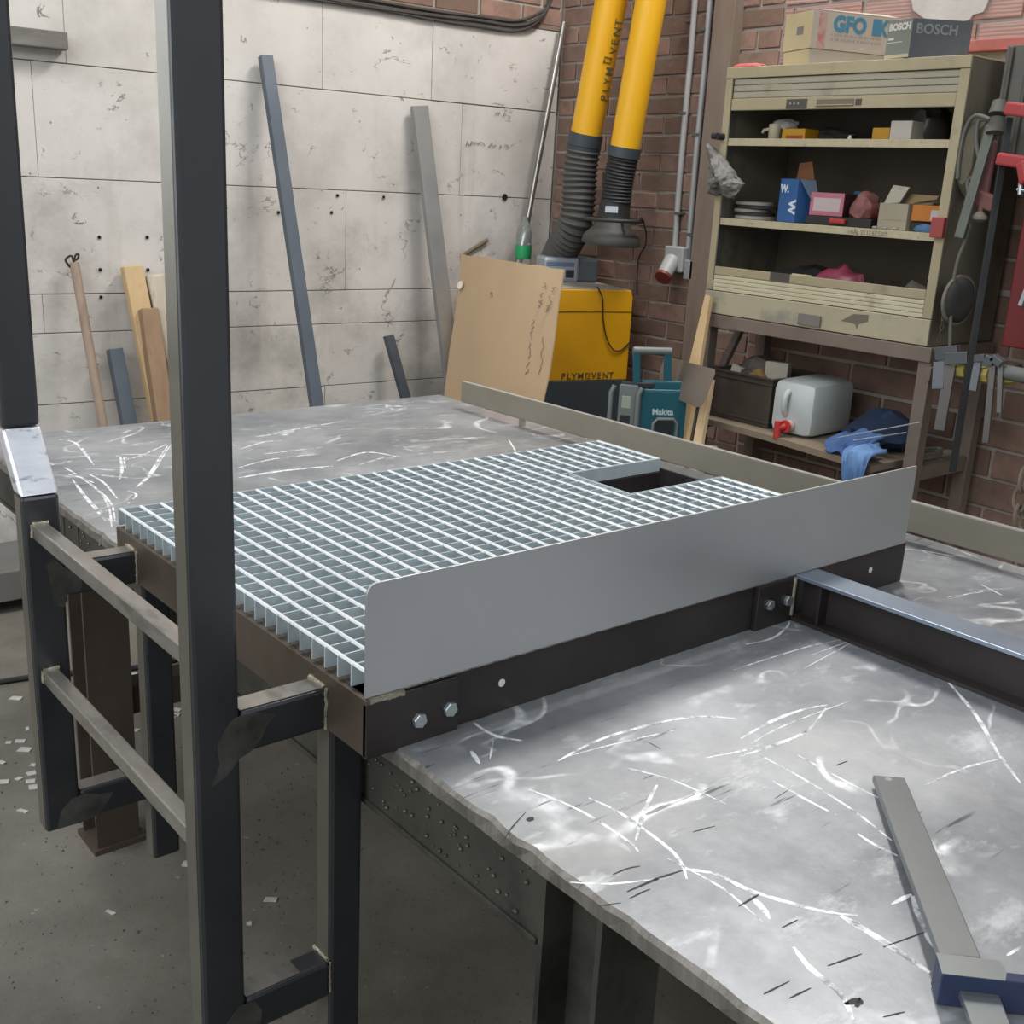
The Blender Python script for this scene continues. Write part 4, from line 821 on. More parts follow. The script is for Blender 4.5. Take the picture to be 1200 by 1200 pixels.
for y in (-0.012, wdt + 0.0): q = MB(); q.tube([rmz @ Vector((-0.03, y + 0.006, zb_)), rmz @ Vector((-0.03, y + 0.006, zt_ - 0.02)), rmz @ Vector((-0.018, y + 0.006, zt_ + 0.004))], 0.009, 10); q.build('corner_guard', MKG, ra, smooth=True)
sp = [(0.035, 0.02), (0.035, 0.075), (0.05, 0.092), (0.11, 0.092), (0.125, 0.075), (0.125, 0.02)]
q = MB(); q.tube([rmz @ Vector((a, -0.004, zb_ + b)) for a, b in sp], 0.006, 8); q.build('speaker_rim', MKG, ra, smooth=True)
rbx('speaker_grille', 0.045, 0.115, -0.003, 0.005, zb_ + 0.02, zb_ + 0.085, MKD, 0.002)
rbx('top_lid', 0.04, dpt - 0.005, 0.01, wdt - 0.01, zt_ - 0.005, zt_ + 0.030, MK, 0.008)
hz = zt_ + 0.135; hy = wdt * 0.5
for x in (0.0, 0.115): q = MB(); q.bar(rmz @ Vector((x + 0.012, hy, zt_ + 0.0)), rmz @ Vector((x + 0.0, hy, hz)), 0.026, 0.020, up=(0.5, 0.8, 0), bev=0.004); q.build('handle_arm', MK, ra)
q = MB(); q.tube([rmz @ Vector((-0.012, hy, hz)), rmz @ Vector((0.128, hy, hz))], 0.0135, 12); q.build('handle_grip', MKG, ra, smooth=True)
text('lettering', 'Makita', 0.030, plain('pale_lettering', '#b9c6c6', 0.6), ra, rmz @ Vector((0.03, -0.0015, zt_ - 0.092)), sdv, (0, 0, 1), 0.0006, 1.0, 0.0008)
# stool under the radio and the box of the stereo: plain wooden trestle hidden behind the straightedge
tr = thing('wooden_stool', (k0.x + 0.05, k0.y + 0.03, 0), 'low wooden stool under the jobsite radio behind the table', 'stool')
rs_ = MB(); rs_.box(-0.06, 0.24, -0.05, 0.20, zb_ - 0.024, zb_ - 0.001, rmz, 0.002); rs_.build('seat', WOODG, tr)
for (a, b) in ((-0.04, -0.03), (0.19, -0.03), (-0.04, 0.15), (0.19, 0.15)): q = MB(); q.box(a, a + 0.03, b, b + 0.03, 0, zb_ - 0.0245, rmz); q.build('leg', WOODG, tr)

ORD = 'first second third fourth fifth sixth seventh eighth ninth tenth eleventh twelfth thirteenth fourteenth fifteenth sixteenth'.split()
# ================================================================== floor clutter
CH = pm('cut_metal_chip', '#b9b8b2', '#d9d8d3', 20, 0.4, 0.3)
chips = [(18, 819, 16, 8), (23, 869, 14, 7), (29, 879, 16, 9), (10, 871, 8, 5), (32, 855, 5, 8), (2, 894, 12, 5), (39, 897, 8, 5), (37, 907, 12, 8), (5, 917, 12, 8), (22, 913, 8, 6), (36, 916, 13, 8), (39, 923, 12, 9), (27, 951, 16, 4), (160, 856, 8, 5), (207, 832, 14, 7), (207, 838, 9, 9), (128, 857, 5, 8), (130, 1070, 16, 4), (317, 1055, 16, 7), (218, 1013, 9, 10), (292, 1083, 7, 6), (129, 752, 12, 3), (146, 754, 10, 4), (113, 782, 14, 5), (129, 780, 10, 4), (146, 779, 12, 3), (135, 794, 9, 5), (146, 793, 8, 4), (157, 790, 8, 4), (145, 800, 10, 3), (104, 800, 8, 3), (118, 807, 7, 4), (203, 840, 8, 5), (150, 868, 8, 4), (110, 965, 12, 4), (130, 985, 10, 4), (132, 955, 9, 4)]
rn = random.Random(9)
locs = ['left of the ladder foot', 'between the ladder and the table leg']
offs = []
for i, (px, py, wpx, hpx) in enumerate(chips):
    p = Z(px, py, 0.0); dd_ = (p - CAM).length / FPX; a = wpx * dd_ * 0.8; b = max(hpx * dd_ * 1.1, 0.008); ang = rn.uniform(-0.6, 0.6); u = Vector((math.cos(ang - 0.7), math.sin(ang - 0.7), 0)); v = Vector((-u.y, u.x, 0)); th = 0.003
    cs = [p + u * a / 2 * sx_ * rn.uniform(0.75, 1.1) + v * b / 2 * sy_ * rn.uniform(0.75, 1.1) for sx_, sy_ in ((-1, -1), (1, -1), (1, 1), (-1, 1))]
    q = MB(); q.hexa([c + Vector((0, 0, 0.0006)) for c in cs], [c + Vector((0, 0, th)) for c in cs]); o = q.build('metal_offcut', CH)
    offs.append((px, py, wpx, o))
q = MB(); q.tube(smoothpath([Z(x, y, 0.009) for x, y in ((-80, 812), (0, 799), (40, 793), (100, 787), (160, 782), (215, 771), (260, 760), (330, 752))], 6), 0.009, 8); tag(q.build('floor_cable', plain('black_floor_cable', '#1c1c1c', 0.6), smooth=True), 'black cable lying across the concrete floor behind the ladder', 'cable')
q = MB(); q.tube(smoothpath([Z(x, y, 0.004) for x, y in ((120, 945), (140, 955), (155, 963), (166, 971))], 5), 0.0022, 6); tag(q.build('wire_piece', plain('dull_brass_wire', '#7d705a', 0.5, 0.5)), 'thin brownish wire lying on the floor under the lower ladder rung', 'wire')
regs = {}
for px, py, wpx, o in offs:
    k = 'left of the far ladder stile' if px < 50 else 'behind the upper ladder rung' if py < 815 and px < 190 else 'beside the inner far leg' if py < 880 else 'right of the near stile' if px > 285 else 'near the lower ladder rung'
    regs.setdefault(k, []).append((py, wpx, o))
for k, L_ in regs.items():
    L_.sort(key=lambda t: t[0])
    for i, (py, wpx, o) in enumerate(L_): tag(o, ('large ' if wpx >= 13 else 'small ') + 'pale floor offcut ' + k + ', ' + ORD[i] + ' from the back', 'offcut', 'metal offcuts scattered on the floor')
rn = random.Random(21); q = MB()
for k in range(900):
    px, py = rn.choice([(rn.uniform(-40, 240), rn.uniform(840, 1200)), (rn.uniform(285, 430), rn.uniform(900, 1200)), (rn.uniform(430, 640), rn.uniform(940, 1200))]); p = Z(px, py, 0.0); s_z = rn.uniform(0.001, 0.0045) * (p - CAM).length / 2.5
    q.add([p + Vector((rn.uniform(-1, 1) * s_z, rn.uniform(-1, 1) * s_z, 0)) for _ in range(3)] + [p + Vector((0, 0, s_z * 0.8))], [(0, 1, 2), (0, 1, 3), (1, 2, 3), (2, 0, 3)])
o = q.build('floor_grit', pm('dark_grit', '#2c2a26', '#6a675e', 60, 0.8)); tag(o, 'fine grit and dirt crumbs scattered on the concrete floor', 'grit', kind='stuff')
# ================================================================== cabinet stand
SX = 2.56; SY0, SY1 = -0.062, 0.892
sd_ = thing('cabinet_stand', ((SX + 2.95) / 2, (SY0 + SY1) / 2, 0), 'taupe steel stand with lower shelf carrying the beige tool cabinet', 'stand')
q = MB(); q.box(SX - 0.012, SX + 0.03, SY0, SY1, 1.082, 1.128, b=0.002); q.build('front_beam', STAND, sd_)
q = MB(); q.box(2.90, 2.94, SY0, SY1, 1.082, 1.128, b=0.002); q.build('rear_beam', STAND, sd_)
for y in (SY0, SY1 - 0.045):
    q = MB(); q.box(SX + 0.0305, 2.899, y, y + 0.04, 1.088, 1.128); q.build('side_beam', STAND, sd_)
    for x in (SX, 2.895): q = MB(); q.box(x, x + 0.045, y, y + 0.045, 0, 1.0815, b=0.002); q.build('leg', STAND, sd_)
    q = MB(); q.box(SX + 0.0455, 2.894, y + 0.005, y + 0.045, 0.690, 0.738); q.build('shelf_rail', STAND, sd_)
q = MB(); q.bar((SX + 0.055, SY1 - 0.02, 0.80), (SX + 0.22, SY1 - 0.02, 1.08), 0.03, 0.02); q.build('brace', STAND, sd_)
q = MB(); a, b = Y(935, 371, 0), Y(960, 382, 0); pa, pb = X(935, 372, SX - 0.016), X(960, 383, SX - 0.016); q.box(SX - 0.017, SX - 0.0125, pb.y, pa.y, pb.z - 0.002, pb.z + 0.036, b=0.001); q.build('label_plate', plain('grey_label_plate', '#77706a', 0.5), sd_)
# wooden lower shelf and its light right-hand tray
q = MB(); P_ = [Z(x, y, 0.745) for x, y in ((850, 482), (915, 506), (975, 521), (1036, 538))]; P_ = [Vector((2.52, 0.865, 0.745)), Vector((2.50, 0.50, 0.745)), Vector((2.46, 0.20, 0.745)), Vector((2.43, 0.015, 0.745)), Vector((2.90, 0.015, 0.745)), Vector((2.90, 0.865, 0.745))]
q.hexa([p - Vector((0, 0, 0.022)) for p in P_], P_); q.build('shelf_board', pm('dusty_board', '#7f7161', '#94856f', 3, 0.8, 0, 0.1, stretch=(1, 5, 1)), sd_)
q = MB(); q.box(2.61, 2.89, SY0 + 0.045, 0.012, 0.739, 0.750); q.build('shelf_tray', pm('pale_tray', '#8f8a7c', '#a39d8d', 5, 0.6), sd_)

# ================================================================== tool cabinet
CX = 2.56; CB = 2.955; CY0_, CY1_ = -0.040, 0.885; CZ0, CZ1 = 1.1295, 1.980
tc = thing('tool_cabinet', ((CX + CB) / 2, (CY0_ + CY1_) / 2, CZ0), 'open beige roll-shutter tool cabinet full of clutter against the brick wall', 'cabinet')
def cbx(nm, x0, x1, y0, y1, z0, z1, mt_, b=0.002, par=None, label=None): q = MB(); q.box(x0, x1, y0, y1, z0, z1, None, b); return q.build(nm, mt_, par or tc, label=label)
cbx('side_panel', CX + 0.001, CB, CY0_, CY0_ + 0.006, CZ0, CZ1, CABIN); cbx('side_panel', CX + 0.001, CB, CY1_ - 0.006, CY1_, CZ0, CZ1, CABIN)
cbx('back_panel', CB - 0.006, CB, CY0_ + 0.007, CY1_ - 0.007, CZ0, CZ1, pm('dark_back_panel', '#4b4337', '#574e40', 3, 0.7))
cbx('top_panel', CX, CB, CY0_, CY1_, CZ1 + 0.0005, CZ1 + 0.006, BEIGE); cbx('bottom_panel', CX + 0.002, CB - 0.01, CY0_ + 0.007, CY1_ - 0.007, CZ0, CZ0 + 0.006, CABIN)
cbx('front_header', CX - 0.006, CX + 0.004, CY0_, CY1_, 1.950, CZ1 + 0.006, BEIGE); cbx('front_stile', CX - 0.004, CX + 0.006, CY0_, CY0_ + 0.032, 1.215, 1.949, BEIGE); cbx('front_stile', CX - 0.004, CX + 0.006, CY1_ - 0.028, CY1_, 1.215, 1.949, BEIGE)
cbx('base_panel', CX - 0.006, CX + 0.004, CY0_, CY1_, CZ0 + 0.002, 1.213, pm('stained_beige_base', '#a39a80', '#b0a78c', 3, 0.6, 0, 0.05, dirt='#8c8878', dirt_rng=(0.5, 0.62), dirt_scale=5))
q = MB(); st_p = [X(a, b, CX - 0.0068) for a, b in ((1000, 368), (1018, 369), (1017, 377), (1006, 380), (1004, 386), (1002, 380), (996, 378), (985, 376))]; q.hexa(st_p, [p + Vector((0.0006, 0, 0)) for p in st_p]); q.build('paint_stain', plain('dark_paint_stain', '#6b6556', 0.7), tc)
YI0, YI1 = CY0_ + 0.034, CY1_ - 0.030
for k in range(3): cbx('shutter_slat', CX + 0.004, CX + 0.014, YI0, YI1, 1.884 + k * 0.0218, 1.884 + k * 0.0218 + 0.0208, pm('grey_beige_slat', '#9b9480', '#aaa38e', 4, 0.45, 0.1, 0.03, dirt='#857d68', dirt_rng=(0.55, 0.7)), 0.003)
cbx('shutter_rail', CX + 0.000, CX + 0.014, YI0, YI1, 1.843, 1.883, BEIGE2 if False else BEIGE, 0.003)
lk = [X(922, 116, CX - 0.002), X(945, 125, CX - 0.002)]; cbx('lock_plate', CX - 0.003, CX - 0.0002, lk[1].y, lk[0].y, 1.846, 1.876, plain('dark_lock_plate', '#4c463f', 0.5), 0.001)
for k in range(3): q = MB(); q.lathe([(0.0035, 0), (0.0035, 0.001)], (CX - 0.003, lk[0].y - 0.018 - k * 0.016, 1.862), (-1, 0, 0), 10); q.build('rivet', ZINC, tc)
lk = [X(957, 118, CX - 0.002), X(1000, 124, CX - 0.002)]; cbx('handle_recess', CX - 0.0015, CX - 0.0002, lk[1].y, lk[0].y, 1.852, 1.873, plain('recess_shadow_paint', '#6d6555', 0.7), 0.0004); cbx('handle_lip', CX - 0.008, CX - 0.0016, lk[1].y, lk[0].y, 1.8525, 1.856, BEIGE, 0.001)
lk = [X(1003, 115, CX - 0.002), X(1009, 122, CX - 0.002)]; cbx('keyhole_plate', CX - 0.003, CX - 0.0002, lk[1].y, lk[0].y, 1.853, 1.872, plain('dark_lock_plate', '#4c463f', 0.5), 0.0005)
def shelf(zt__, th, nm='shelf'):
    s_ = cbx(nm, CX + 0.012, CB - 0.01, YI0 - 0.024, YI1 + 0.02, zt__ - 0.004, zt__, BEIGE, 0.001)
    cbx('shelf_lip', CX + 0.006, CX + 0.0115, YI0 - 0.002, YI1 + 0.002, zt__ - th, zt__, pm('scrawled_beige_lip', '#a69b7d', '#b4a98a', 30, 0.6, 0, 0.0, dirt='#77705c', dirt_rng=(0.60, 0.68), dirt_scale=26), 0.001, s_); return s_
Z1, Z2 = 1.750, 1.474
shelf(Z1, 0.025); s2_ = shelf(Z2, 0.024)
pn = plain('marker_ink', '#6b675c', 0.8); pz = X(1035, 273, CX + 0.005)
text('handwriting', 'I RAL 23.12.67.5X/2', 0.020, pn, s2_, (CX + 0.0055, X(993, 270, CX).y, Z2 - 0.020), (0, -1, 0), (0, 0, 1), 0.0003, 0.9)
cbx('track', CX + 0.012, CX + 0.045, CY1_ - 0.014, CY1_ - 0.0075, 1.22, 1.86, plain('zinc_track', '#77797a', 0.45, 0.5), 0.001)
# lower shutter
cbx('shutter_rail', CX - 0.001, CX + 0.010, YI0, YI1, 1.272, 1.302, BEIGE, 0.002)
for k in range(4): cbx('shutter_slat', CX - 0.001, CX + 0.010, YI0, YI1, 1.2155 + k * 0.0140, 1.2155 + k * 0.0140 + 0.0132, BEIGE2, 0.002)
lk = [X(903, 320, CX - 0.002), X(925, 328, CX - 0.002)]; cbx('lock_plate', CX - 0.004, CX - 0.0012, lk[1].y, lk[0].y, 1.275, 1.3035, plain('dark_lock_plate', '#3b3631', 0.5), 0.001)

# ------------------------------------------------------------------ clutter helpers
def xyz(px, py, x): return X(px, py, x)
def boxat(name, pxl, pxr, zb, h, x, d, mat, label, cat, yaw=0.0, bev=0.002, open_=False, group=None, inner=None):
    """box whose front face spans pixel columns pxl..pxr at plane x, standing at height zb"""
    yl = X(pxl, 240, x).y; yr = X(pxr, 240, x).y
    # correct the column for the real height
    def col(px):
        lo, hi = -3.0, 3.0
        for _ in range(40):
            mid = (lo + hi) / 2; c = Vector((x, mid, zb + h / 2)) - CAM; p = 600 + FPX * c.dot(M_R) / c.dot(M_F)
            if p > px: lo = mid
            else: hi = mid
        return (lo + hi) / 2
    yl, yr = col(pxl), col(pxr); wd = yl - yr; c = Vector((x + d / 2, (yl + yr) / 2, zb + 0.0008))
    m_ = Matrix.Translation(c) @ Matrix.Rotation(yaw, 4, 'Z'); th = thing(name, c, label, cat, group) if (open_ or inner) else None
    q = MB()
    if open_:
        t_ = 0.004
        for (a0, a1, b0, b1, c0, c1) in ((-d / 2, d / 2, -wd / 2, wd / 2, 0, t_), (-d / 2, -d / 2 + t_, -wd / 2, wd / 2, t_, h), (d / 2 - t_, d / 2, -wd / 2, wd / 2, t_, h), (-d / 2 + t_, d / 2 - t_, -wd / 2, -wd / 2 + t_, t_, h), (-d / 2 + t_, d / 2 - t_, wd / 2 - t_, wd / 2, t_, h)): q.box(a0, a1, b0, b1, c0, c1, m_)
        q.build('carton' if name != 'carton' else 'tray', mat, th)
        return th, m_, wd
    q.box(-d / 2, d / 2, -wd / 2, wd / 2, 0, h, m_, bev)
    if th: q.build('body', mat, th); return th, m_, wd
    o = q.build(name, mat); tag(o, label, cat, group); return o, m_, wd
def blob(name, c, r, mat, label=None, cat=None, seed=1, amp=0.25, parent=None, sub=3, flat=True, smooth=True, kind=None):
    bm = bmesh.new(); bmesh.ops.create_icosphere(bm, subdivisions=sub, radius=1); rr = random.Random(seed); ph = [rr.uniform(0, 6) for _ in range(9)]; wl2 = wloc(parent); q = MB(); V = []
    for v in bm.verts:
        p = v.co; n = sum(math.sin(p[(i + 1) % 3] * (2.5 + i * 1.3) + p[i % 3] * (3.1 + i) + ph[i]) for i in range(6)) / 6; k = 1 + amp * n + amp * 0.35 * rr.uniform(-1, 1)
        z = p.z * k * r[2]; 
        if flat: z = max(z, -r[2] * 0.55)
        V.append(Vector(c) + Vector((p.x * k * r[0], p.y * k * r[1], z + (r[2] * 0.55 if flat else 0))))
    q.add(V, [[v.index for v in f.verts] for f in bm.faces]); bm.free(); o = q.build(name, mat, parent, smooth=smooth)
    if label: tag(o, label, cat)
    return o

# upper shelf
x1 = 2.60
mg, m_, _ = boxat('mug', 897, 909, Z1, 0.052, x1, 0.05, plain('cream_ceramic', '#a89c86', 0.4), '', 'mug', inner=True); 
for ch_ in list(mg.children): bpy.data.objects.remove(ch_)
tag(mg, 'small cream mug on the upper cabinet shelf at its left end', 'mug')
q = MB(); q.lathe([(0.019, 0), (0.022, 0.004), (0.0225, 0.05), (0.0205, 0.05), (0.020, 0.006)], mg.location, n=20, closed=False); q.lathe([(0.019, 0.0), (0.019, 0.004)], mg.location, n=20); q.build('body', plain('cream_ceramic', '#a89c86', 0.4), mg, smooth=True)
q = MB(); q.tube([mg.location + Vector((0, 0.02, 0.035)), mg.location + Vector((-0.005, 0.045, 0.03)), mg.location + Vector((-0.003, 0.05, 0.022))], 0.006, 8); q.build('handle', plain('cream_ceramic', '#a89c86', 0.4), mg, smooth=True)
PAPER = plain('dull_paper', '#9f9783', 0.8)
yb, m_, wd_ = boxat('yellow_tray', 916, 943, Z1, 0.034, x1, 0.08, plain('amber_plastic', '#a97d0d', 0.5), 'yellow plastic tray on the upper shelf beside the mug', 'tray')
q = MB(); q.box(-0.0415, -0.0402, -wd_ / 2 + 0.008, wd_ / 2 - 0.02, 0.0, 0.012, m_); o = q.build('red_stripe', plain('rust_red', '#8a3a12', 0.6), None); o.parent = yb; o.location = o.location - yb.location
t = NT('clear_bag'); t.set('Base Color', (0.75, 0.75, 0.72, 1)); t.set('Roughness', 0.25); t.set('Alpha', 0.35); BAG = t.m
p = X(918, 146, 2.65); blob('plastic_bag', (2.66, p.y, Z1 + 0.036), (0.04, 0.045, 0.022), BAG, 'crumpled clear bag on top of the yellow tray', 'bag', 3)
boxat('yellow_box', 1022, 1042, Z1, 0.036, x1, 0.07, plain('amber_plastic', '#a97d0d', 0.5), 'yellow box with ridges on the upper shelf left of the white box', 'box')
boxat('white_box', 1043, 1068, Z1, 0.056, x1 - 0.005, 0.13, pm('off_white_card', '#aaa498', '#b7b1a5', 4, 0.8), 'small off-white cardboard box on the upper cabinet shelf', 'box')
p = X(1100, 145, 2.72); blob('dark_plastic_bag', (2.74, p.y + 0.035, Z1), (0.085, 0.05, 0.085), pm('smoky_bag', '#3d3a35', '#4d4943', 8, 0.4), 'dark crumpled plastic bag at the right end of the upper shelf', 'bag', 5, 0.3)
blob('dark_rag', (2.74, X(970, 150, 2.74).y, Z1), (0.06, 0.11, 0.028), pm('oily_rag', '#2b2926', '#37342f', 8, 0.9), 'dark oily rag lying in the middle of the upper shelf', 'rag', 6, 0.3)
p = X(999, 161, 2.6); q = MB(); q.lathe([(0.006, 0), (0.007, 0.006), (0.003, 0.012)], (2.585, p.y, Z1 + 0.0005), n=10); tag(q.build('plastic_stopper', plain('white_plastic', '#c9c5bb', 0.5)), 'tiny white plastic stopper at the front edge of the upper shelf', 'stopper')

# middle shelf
x2 = 2.60
# stack of discs / coiled papers at the left
for k in range(5):
    c_ = X(884, 248, 2.68); q = MB(); rr = 0.075 - 0.004 * (k % 3); c_ = Vector((2.68 + 0.008 * (k % 2), c_.y + 0.008 * ((k * 7) % 3 - 1), Z2 + 0.001 + k * 0.0125))
    q.lathe([(rr * 0.35, 0), (rr, 0.0), (rr, 0.010), (rr * 0.9, 0.0118), (rr * 0.35, 0.0118)], c_, n=28, closed=False)
    tag(q.build('sanding_disc', [plain('pale_disc', '#98928a', 0.6), plain('dark_disc', '#37342f', 0.8)][k % 2], smooth=False), ['bottom disc, pale, of the disc stack on the middle shelf', 'second disc from the bottom, dark, in the stack on the middle shelf', 'middle disc, pale, of the disc stack on the middle shelf', 'second disc from the top, dark, in the stack on the middle shelf', 'top disc, pale, of the disc stack on the middle shelf'][k], 'disc', 'discs stacked on the middle shelf')
BLUE = plain('blue_carton', '#2f5b8f', 0.55)
bx, m_, wd_ = boxat('blue_carton', 912, 938, Z2, 0.145, x2, 0.075, BLUE, 'blue torn-open carton with white lettering on the middle shelf', 'carton', yaw=R(-14), inner=True)
q = MB(); q.hexa([m_ @ Vector(v) for v in ((0.03, wd_ / 2, 0.146), (0.03, -wd_ / 2, 0.146), (0.032, -wd_ / 2, 0.146), (0.032, wd_ / 2, 0.146))], [m_ @ Vector(v) for v in ((0.02, wd_ / 2 - 0.02, 0.20), (0.02, -wd_ / 2 + 0.01, 0.205), (0.022, -wd_ / 2 + 0.01, 0.205), (0.022, wd_ / 2 - 0.02, 0.20))]); q.build('flap', plain('brown_card_inside', '#7a4f30', 0.8), bx)
q = MB(); q.hexa([m_ @ Vector(v) for v in ((-0.03, -wd_ / 2, 0.145), (0.035, -wd_ / 2, 0.145), (0.035, -wd_ / 2 - 0.002, 0.145), (-0.03, -wd_ / 2 - 0.002, 0.145))], [m_ @ Vector(v) for v in ((0.0, -wd_ / 2 - 0.035, 0.075), (0.03, -wd_ / 2 - 0.035, 0.08), (0.03, -wd_ / 2 - 0.037, 0.08), (0.0, -wd_ / 2 - 0.037, 0.075))]); q.build('flap', plain('grey_blue_card', '#6f7d90', 0.7), bx)
WT = plain('white_print', '#cfd5da', 0.6); fx = m_ @ Vector((-0.0383, wd_ / 2 - 0.006, 0.100)); yv = m_.to_3x3() @ Vector((0, -1, 0))
text('lettering', 'W.', 0.036, WT, bx, fx, yv, (0, 0, 1), 0.0004, 1.0, 0.0016); text('lettering', 'W', 0.05, WT, bx, m_ @ Vector((-0.0383, -0.012, 0.075)), (0, 0, -1), yv, 0.0004, 0.9, 0.0022)
PINK = pm('pink_white_print', '#a85a68', '#c58f96', 14, 0.7)
bx, m_, wd_ = boxat('pink_box', 949, 984, Z2 + 0.03, 0.075, x2 + 0.03, 0.10, plain('dark_maroon_card', '#5a3236', 0.7), 'pink and white cardboard box tilted behind the black tray on the middle shelf', 'box', yaw=R(10), inner=True)
q = MB(); q.box(-0.0515, -0.0502, -wd_ / 2, wd_ / 2, 0.0, 0.075, m_); q.build('front_print', plain('faded_pink', '#b26a77', 0.7), bx); q = MB(); q.box(-0.0525, -0.0515, -wd_ / 2 + 0.012, wd_ / 2 - 0.012, 0.014, 0.058, m_); q.build('white_panel', plain('faded_white', '#b9a9a6', 0.7), bx)
tr_, m_, wd_ = boxat('black_tray', 943, 1020, Z2, 0.028, x2 - 0.01, 0.13, plain('black_plastic_tray', '#201f20', 0.5), 'shallow black tray on the middle shelf under the pink box', 'tray')
q = MB(); p0_ = X(972, 255, x2 - 0.025); q.box(x2 - 0.028, x2 - 0.012, X(995, 256, x2).y, p0_.y, Z2 + 0.008, Z2 + 0.024, b=0.004); tag(q.build('red_tool', plain('bright_red_plastic', '#a3302e', 0.45)), 'small red plastic tool lying before the black tray', 'tool')
blob('crumpled_packet', (2.66, X(1015, 238, 2.66).y, Z2 + 0.029), (0.045, 0.045, 0.055), pm('brown_red_packet', '#6a5147', '#a05054', 9, 0.6), 'crumpled brown and red packet on the middle shelf left of the open carton', 'packet', 8, 0.3)
boxat('small_blue_box', 999, 1014, Z2 + 0.03, 0.085, 2.76, 0.05, plain('steel_blue_card', '#2c5a76', 0.6), 'small blue box at the back of the middle shelf behind the crumpled packet', 'box')
KR = pm('greyish_carton', '#958c76', '#a59b85', 4, 0.85, 0, 0.05, dirt='#7d7361', dirt_rng=(0.6, 0.75))
oc, m_, wd_ = boxat('open_carton', 1030, 1066, Z2, 0.082, x2 + 0.0, 0.12, KR, 'open greyish cardboard carton with raised flap on the middle shelf', 'carton', yaw=R(-6), open_=True)
q = MB(); q.hexa([m_ @ Vector(v) for v in ((0.058, wd_ / 2 + 0.0, 0.083), (0.058, -wd_ / 2, 0.083), (0.06, -wd_ / 2, 0.083), (0.06, wd_ / 2, 0.083))], [m_ @ Vector(v) for v in ((0.085, wd_ / 2, 0.115), (0.085, -wd_ / 2, 0.112), (0.087, -wd_ / 2, 0.112), (0.087, wd_ / 2, 0.115))]); q.build('flap', plain('tan_card_inside', '#9a835c', 0.8), oc)
q = MB(); q.hexa([m_ @ Vector(v) for v in ((0.02, wd_ / 2 - 0.012, 0.085), (0.02, wd_ / 2 + 0.05, 0.080), (0.024, wd_ / 2 + 0.05, 0.080), (0.024, wd_ / 2 - 0.012, 0.085))], [m_ @ Vector(v) for v in ((0.05, wd_ / 2 - 0.02, 0.135), (0.05, wd_ / 2 + 0.045, 0.14), (0.054, wd_ / 2 + 0.045, 0.14), (0.054, wd_ / 2 - 0.02, 0.135))]); q.build('white_flap', plain('pale_card', '#b9b29f', 0.8), oc, label='pale raised side flap')
q = MB(); q.box(-0.0608, -0.0602, -wd_ / 2 + 0.01, wd_ / 2 - 0.02, 0.03, 0.0306, m_); q.build('printed_line', pn, oc)
oo, m_, wd_ = boxat('orange_packet', 1068, 1108, Z2 + 0.032, 0.050, x2 + 0.0, 0.10, plain('orange_print', '#b36a1a', 0.55), 'orange packet with a white label on the middle shelf right of the open carton', 'packet', yaw=R(4), inner=True)
q = MB(); q.box(-0.0515, -0.0505, -wd_ / 2 + 0.004, -0.006, 0.004, 0.036, m_); q.build('white_label', plain('grey_white_label', '#b0a9a2', 0.6), oo); q = MB(); q.hexa([m_ @ Vector(v) for v in ((-0.05, wd_ / 2, 0.0508), (-0.05, -wd_ / 2, 0.062), (0.05, -wd_ / 2, 0.08), (0.05, wd_ / 2, 0.062))], [m_ @ Vector(v) for v in ((-0.05, wd_ / 2, 0.053), (-0.05, -wd_ / 2, 0.065), (0.05, -wd_ / 2, 0.083), (0.05, wd_ / 2, 0.065))]); q.build('lid', plain('dark_card', '#433a30', 0.8), oo)
boxat('black_case', 1066, 1100, Z2, 0.030, x2 + 0.01, 0.10, plain('black_plastic_tray', '#201f20', 0.5), 'flat black case under the orange packet', 'case')
p = X(1084, 263, 2.585); blob('blue_glove', (2.592, p.y + 0.004, Z2), (0.012, 0.034, 0.016), pm('blue_cloth_dim', '#3d5f80', '#56789a', 8, 0.9), 'small blue glove at the front edge of the middle shelf', 'glove', 4, 0.3)
boxat('red_block', 1090, 1105, Z2 - 0.012, 0.060, 2.535, 0.018, plain('matt_red', '#94403b', 0.55), 'red plastic clamp block at the right front of the middle shelf', 'clamp')
for k, px in enumerate((1022, 1034, 1046)):
    p = X(px, 262, 2.575); q = MB(); q.tube([(2.582, p.y, Z2 + 0.005), (2.580, p.y - 0.016, Z2 + 0.005)], 0.0042, 8); tag(q.build('bolt', ZINC, smooth=True), ['leftmost of the three loose bolts at the front of the middle shelf', 'middle one of the three loose bolts at the front of the middle shelf', 'rightmost of the three loose bolts at the front of the middle shelf'][k], 'bolt', 'loose bolts at the front of the middle shelf')
# bottom compartment
blob('black_bag', (2.74, X(950, 312, 2.74).y, CZ0 + 0.007), (0.10, 0.16, 0.125), pm('black_fabric', '#191817', '#242220', 8, 0.9), 'black cloth bag in the bottom of the tool cabinet', 'bag', 2, 0.2)
blob('magenta_bag', (2.65, X(985, 325, 2.65).y, CZ0 + 0.02), (0.055, 0.11, 0.124), pm('crimson_plastic', '#7a2f40', '#9a4358', 6, 0.35), 'crumpled crimson plastic bag sticking out above the lower shutter', 'bag', 9, 0.22)
blob('cloth_hat', (2.66, X(1075, 330, 2.66).y, CZ0 + 0.02), (0.06, 0.075, 0.105), pm('dusty_grey_cloth', '#5c564d', '#6d665b', 8, 0.9), 'dusty grey cloth hat lying in the bottom of the cabinet at the right', 'hat', 12, 0.15)
boxat('cream_folder', 926, 948, CZ0 + 0.10, 0.075, 2.574, 0.012, BEIGE2, 'cream card strip sticking up behind the lower shutter', 'folder')

